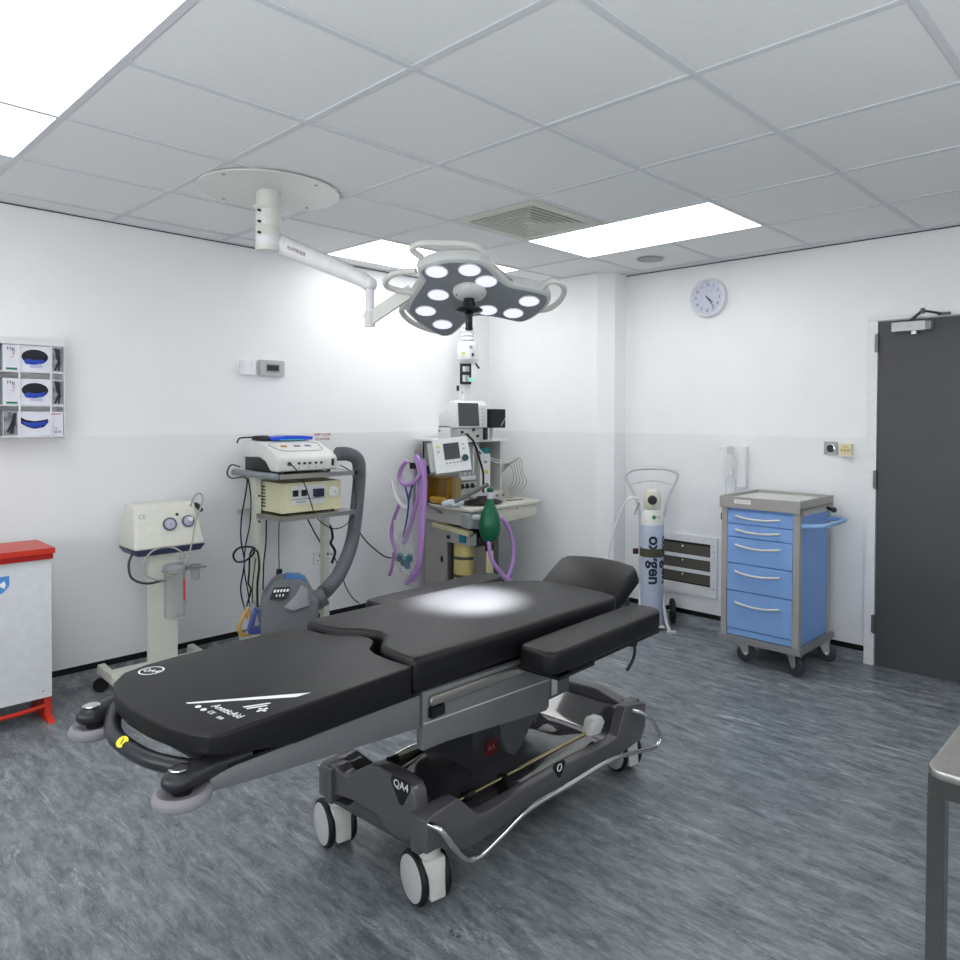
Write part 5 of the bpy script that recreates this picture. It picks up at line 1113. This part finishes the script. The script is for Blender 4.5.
for s in (-1, 1):
    MB().tube([(OX + s*.075, 4.24, .30), (OX + s*.08, 4.17, .15), (OX + s*.095, 4.12, .05), (OX + s*.11, 4.09, .012)], .011).map(orot).build('front_leg', TW, ox)
    MB().box(OX + s*.125 - .035, OX + s*.125 + .025, 4.06, 4.10, .001, .014, bev=.003).map(orot).build('foot', TW, ox)
    w_ = MB().lathe([(0, -.016), (.05, -.016), (.075, -.016), (.083, -.010), (.083, .010), (.075, .016), (.05, .016), (0, .016)], (OX + s*.155, 4.325, .085), (1, 0, 0), 36).map(orot).build('wheel', RUB, ox)
    MB().cyl((OX + s*.174, 4.325, .085), (OX + s*.07, 4.325, .085), .008).map(orot).build('axle', MGR, w_)
oc = thing('oxygen_cylinder', 'tall pale oxygen cylinder with black lettering strapped to its trolley', 'gas cylinder', (OX, OY, .033))
MB().lathe([(0, .0335), (.074, .0335), (.078, .045), (.078, .70), (.0775, .705)], (OX, OY, 0), n=48).build('body', mat('cylinder_pale', '#b9c3d6', .32), oc)
MB().lathe([(.0785, .70), (.077, .735), (.07, .775), (.05, .80), (.035, .81), (0, .81)], (OX, OY, 0), n=48).build('shoulder', mat('cylinder_shoulder', '#dddfde', .35), oc)
vd = Vector((.541, -.841, 0))          # side of the cylinder that faces the room
MB().lathe([(.052, .80), (.056, .81), (.060, .86), (.056, .90), (.045, .925), (.02, .935), (0, .935)], (OX, OY, 0), n=36).build('valve_guard', mat('guard_cream', '#d8d6c4', .38), oc)
t = MB(); t.tube([(OX - .03, OY, .93), (OX - .03, OY, .965), (OX - .02, OY, .975)], .006); t.tube([(OX + .025, OY, .93), (OX + .025, OY, .97)], .006); t.build('guard_prongs', WPL, oc)
MB().cyl(Vector((OX, OY, .868)) + vd * .06, Vector((OX, OY, .868)) + vd * .085, .032, .028, n=24).build('gauge', BLKP, oc)
MB().tube([(OX - .06, 4.15, .87), (OX - .11, 4.10, .875), (OX - .17, 4.10, .81), (OX - .235, 4.10, .66), (OX - .29, 4.10, .47), (OX - .31, 4.08, .30)], .008).build('outlet_hose', WPL, oc)
MB().tube([(OX - .075, 4.16, .84), (OX - .09, 4.14, .79), (OX - .095, 4.13, .76)], .006, n=8).build('trigger', MGR, oc)
# curved printing: letters wrapped on the cylinder
def wrap(mb, ang0, r=.0786):
    def f(v):   # v.x -> around, v.z -> height
        a = ang0 + v[0] / r; rr = r + v[1]
        return (OX + rr * math.cos(a), OY + rr * math.sin(a), v[2])
    bmesh.ops.subdivide_edges(mb.bm, edges=[e for e in mb.bm.edges if e.calc_length() > .02], cuts=2)
    return mb.map(f)
va = math.atan2(vd.y, vd.x)
q = MB(); q.text('oxygen', .112, frame((.016, 0, .468), (0, 0, -1), (1, 0, 0)), .0004, offset=.0035); wrap(q, va).build('lettering', mat('navy_lettering', '#1a2233', .45), oc)
q = MB(); q.text('oxygen', .112, frame((.116, 0, .468), (0, 0, -1), (1, 0, 0)), .0004, offset=.0035); wrap(q, va).build('lettering', mat('navy_lettering', '#1a2233', .45), oc)
q = MB(); q.prism([(-.005, .755), (.012, .772), (.029, .755), (.012, .738)], -.0004, .0008, 'y'); wrap(q, va, .078).build('green_diamond', mat('green_diamond', '#2e7d4a', .5), oc)
q = MB(); q.prism([(.031, .755), (.044, .768), (.057, .755), (.044, .742)], -.0004, .0008, 'y'); wrap(q, va, .078).build('yellow_diamond', mat('yellow_diamond', '#d3cf7a', .5), oc)
MB().lathe([(.080, .487), (.083, .489), (.083, .542), (.080, .544)], (OX, OY, 0), n=48).build('strap', mat('olive_strap', '#4c4a3a', .6), oc)
MB().box(OX - .10, OX - .075, 4.12, 4.15, .497, .532, bev=.004).build('buckle', mat('dark_red_buckle', '#3d1f1c', .4), oc)

# ------------------------------------------------------------ blue drawer trolley
bt_ = thing('drawer_trolley', 'blue five drawer medical trolley with grey frame against the back wall', 'drawer trolley', (-1.81, 4.15, 0))
BLU = mat('blue_steel', '#86aee6', .38, var=.02); BLUS = mat('blue_side', '#7ba4e2', .42, var=.02); TG = mat('trolley_grey', '#a5a39f', .42)
tx0, tx1, ty0, ty1 = -2.045, -1.582, 3.93, 4.38
MB().box(tx0 + .02, tx1 - .012, ty0 + .012, ty1 - .01, .165, .90, bev=.003).build('carcass', BLUS, bt_)
for x0, x1 in ((tx0, tx0 + .034), (tx1 - .038, tx1 - .003)):
    MB().box(x0, x1, ty0 - .008, ty0 + .03, .13, .915, bev=.006, seg=3).build('corner_post', TG, bt_)
    MB().box(x0, x1, ty1 - .03, ty1, .13, .915, bev=.006, seg=3).build('corner_post', TG, bt_)
dr = [(.812, .882), (.735, .806), (.583, .729), (.425, .577), (.205, .419)]
for z0, z1 in dr:
    d_ = MB().box(tx0 + .037, tx1 - .041, ty0 - .006, ty0 + .02, z0, z1, bev=.003).build('drawer', BLU, bt_)
    hz_ = z0 + (z1 - z0) * (.52 if z1 - z0 < .1 else .68)
    MB().tube([(-1.955, ty0 - .004, hz_ + .006), (-1.945, ty0 - .018, hz_ + .004), (-1.88, ty0 - .026, hz_ - .004), (-1.825, ty0 - .028, hz_ - .006), (-1.77, ty0 - .026, hz_ - .004), (-1.705, ty0 - .018, hz_ + .004), (-1.695, ty0 - .004, hz_ + .006)], .0072, n=10).build('handle', mat('handle_silver', '#cfd0cf', .3, metal=.3), d_)
MB().box(tx0 + .037, tx1 - .041, ty0 - .002, ty0 + .02, .165, .199, bev=.003).build('plinth', BLU, bt_)
MB().box(tx0 - .006, tx1 + .006, ty0 - .022, ty1 + .012, .900, .925, bev=.005).build('top_base', TG, bt_)
t = MB()
MB().box(tx0 - .006, tx1 + .006, ty0 - .024, ty0 + .004, .905, .965, bev=.006, seg=3).build('front_rim', TG, bt_)
for a, b, c, d in ((tx0 - .006, tx0 + .010, ty0 + .004, ty1 + .012), (tx1 - .010, tx1 + .006, ty0 + .004, ty1 + .012), (tx0 + .008, tx1 - .008, ty1 - .008, ty1 + .012)): MB().box(a, b, c, d, .92, .968, bev=.005).build('rim', TG, bt_)
MB().box(tx0 + .006, tx1 - .006, ty0 + .004, ty1 - .008, .924, .952).build('top_tray', mat('tray_pale', '#cfd0ce', .4), bt_)
lb = MB().box(tx0 + .085, tx0 + .185, ty0 - .0252, ty0 - .0235, .928, .951, bev=.0005).build('name_plate', WHP, bt_)
MB().text('BRISTOL MAID', .0125, frame((tx0 + .135, ty0 - .0256, .939), (1, 0, 0), (0, 0, 1)), .0002).build('name_print', mat('pink_print', '#c0707c', .5), lb)
MB().box(tx0 - .010, tx1 + .014, ty0 - .025, ty1 + .02, .128, .160, bev=.012, seg=3).build('base_bumper', mat('bumper_grey2', '#85858a', .5), bt_)
MB().box(tx1 - .013, tx1 - .004, ty0 + .035, ty1 - .035, .72, .89, bev=.002).build('side_panel', BLUS, bt_)
MB().box(tx1 - .005, tx1 + .008, ty0 + .03, ty1 - .02, .885, .902, bev=.002).build('side_rail', GPL, bt_)
MB().tube([(tx1 - .004, ty0 + .02, .83), (tx1 + .045, ty0 + .025, .833), (tx1 + .09, ty0 + .05, .836), (tx1 + .11, ty0 + .10, .838), (tx1 + .112, ty1 - .13, .840), (tx1 + .095, ty1 - .07, .84), (tx1 + .05, ty1 - .045, .838), (tx1 - .004, ty1 - .04, .835)], .013, n=14).build('push_handle', mat('handle_blue', '#8fb6e6', .35), bt_)
q = MB(); q.cyl((tx1 - .003, ty1 - .09, .905), (tx1 + .035, ty1 - .09, .895), .010); q.ball((tx1 + .045, ty1 - .09, .893), .016); q.build('lock_knob', BLKP, bt_)
q = MB(); q.box(tx0 - .018, tx0 + .002, ty0 + .015, ty0 + .03, .82, .86, bev=.003); q.build('side_lock', BLKP, bt_)
for x, y, a in ((tx0 + .10, ty0 + .06, 20), (tx1 - .05, ty0 + .04, -25), (tx1 - .02, ty1 - .06, 15), (tx0 + .10, ty1 - .06, 40)):
    M = Matrix.Translation((x, y, 0)) @ Matrix.Rotation(math.radians(a), 4, 'Z')
    q = MB(); q.prism([(-.03, .127), (.035, .127), (.04, .06), (.028, .045), (.01, .05)], -.024, -.020, 'y', M=M); q.prism([(-.03, .127), (.035, .127), (.04, .06), (.028, .045), (.01, .05)], .020, .024, 'y', M=M); q.box(-.035, .04, -.026, .026, .122, .130, M=M, bev=.002)
    c_ = q.build('caster', mat('zinc', '#a9b3b0', .35, metal=.6), bt_)
    MB().lathe([(0, -.014), (.040, -.015), (.050, -.012), (.0525, -.005), (.0525, .005), (.050, .012), (.040, .015), (0, .014)], M @ Vector((.025, 0, .053)), M.to_3x3() @ Vector((0, 1, 0)), 32).build('wheel', mat('wheel_grey', '#3d3c46', .5), c_)
    MB().cyl(M @ Vector((.025, -.027, .053)), M @ Vector((.025, .027, .053)), .009, n=12).build('axle', CHR, c_)

# ------------------------------------------------------------ steel table at the right edge
tb = thing('steel_table', 'stainless steel table whose corner and leg show at the right edge', 'table', (0, 1.8, 0))
TS = mat('brushed_steel', '#7a7976', .22, metal=1, var=.08, scale=90)
X0, X1, Y0, Y1 = -.322, .42, 1.321, 2.35
MB().prism([(X0, Y0 + .02), (X0 + .006, Y0 + .006), (X0 + .02, Y0), (X1, Y0), (X1, Y1), (X0, Y1)], .835, .85, bev=.003).build('top', mat('steel_top', '#b3b1ad', .36, metal=1, var=.06, scale=90), tb)
t = MB(); t.box(X0 + .002, X0 + .02, Y0 + .01, Y1 - .01, .805, .836); t.box(X1 - .02, X1 - .002, Y0 + .01, Y1 - .01, .805, .836); t.box(X0 + .02, X1 - .02, Y0 + .004, Y0 + .02, .805, .836); t.box(X0 + .02, X1 - .02, Y1 - .02, Y1 - .004, .805, .836); t.build('apron', TS, tb)
for x in (X0 + .015, X1 - .03):
    for y in (Y0 + .02, Y1 - .03): MB().box(x - .013, x + .013, y - .013, y + .013, .0, .806, bev=.003).build('leg', TS, tb)
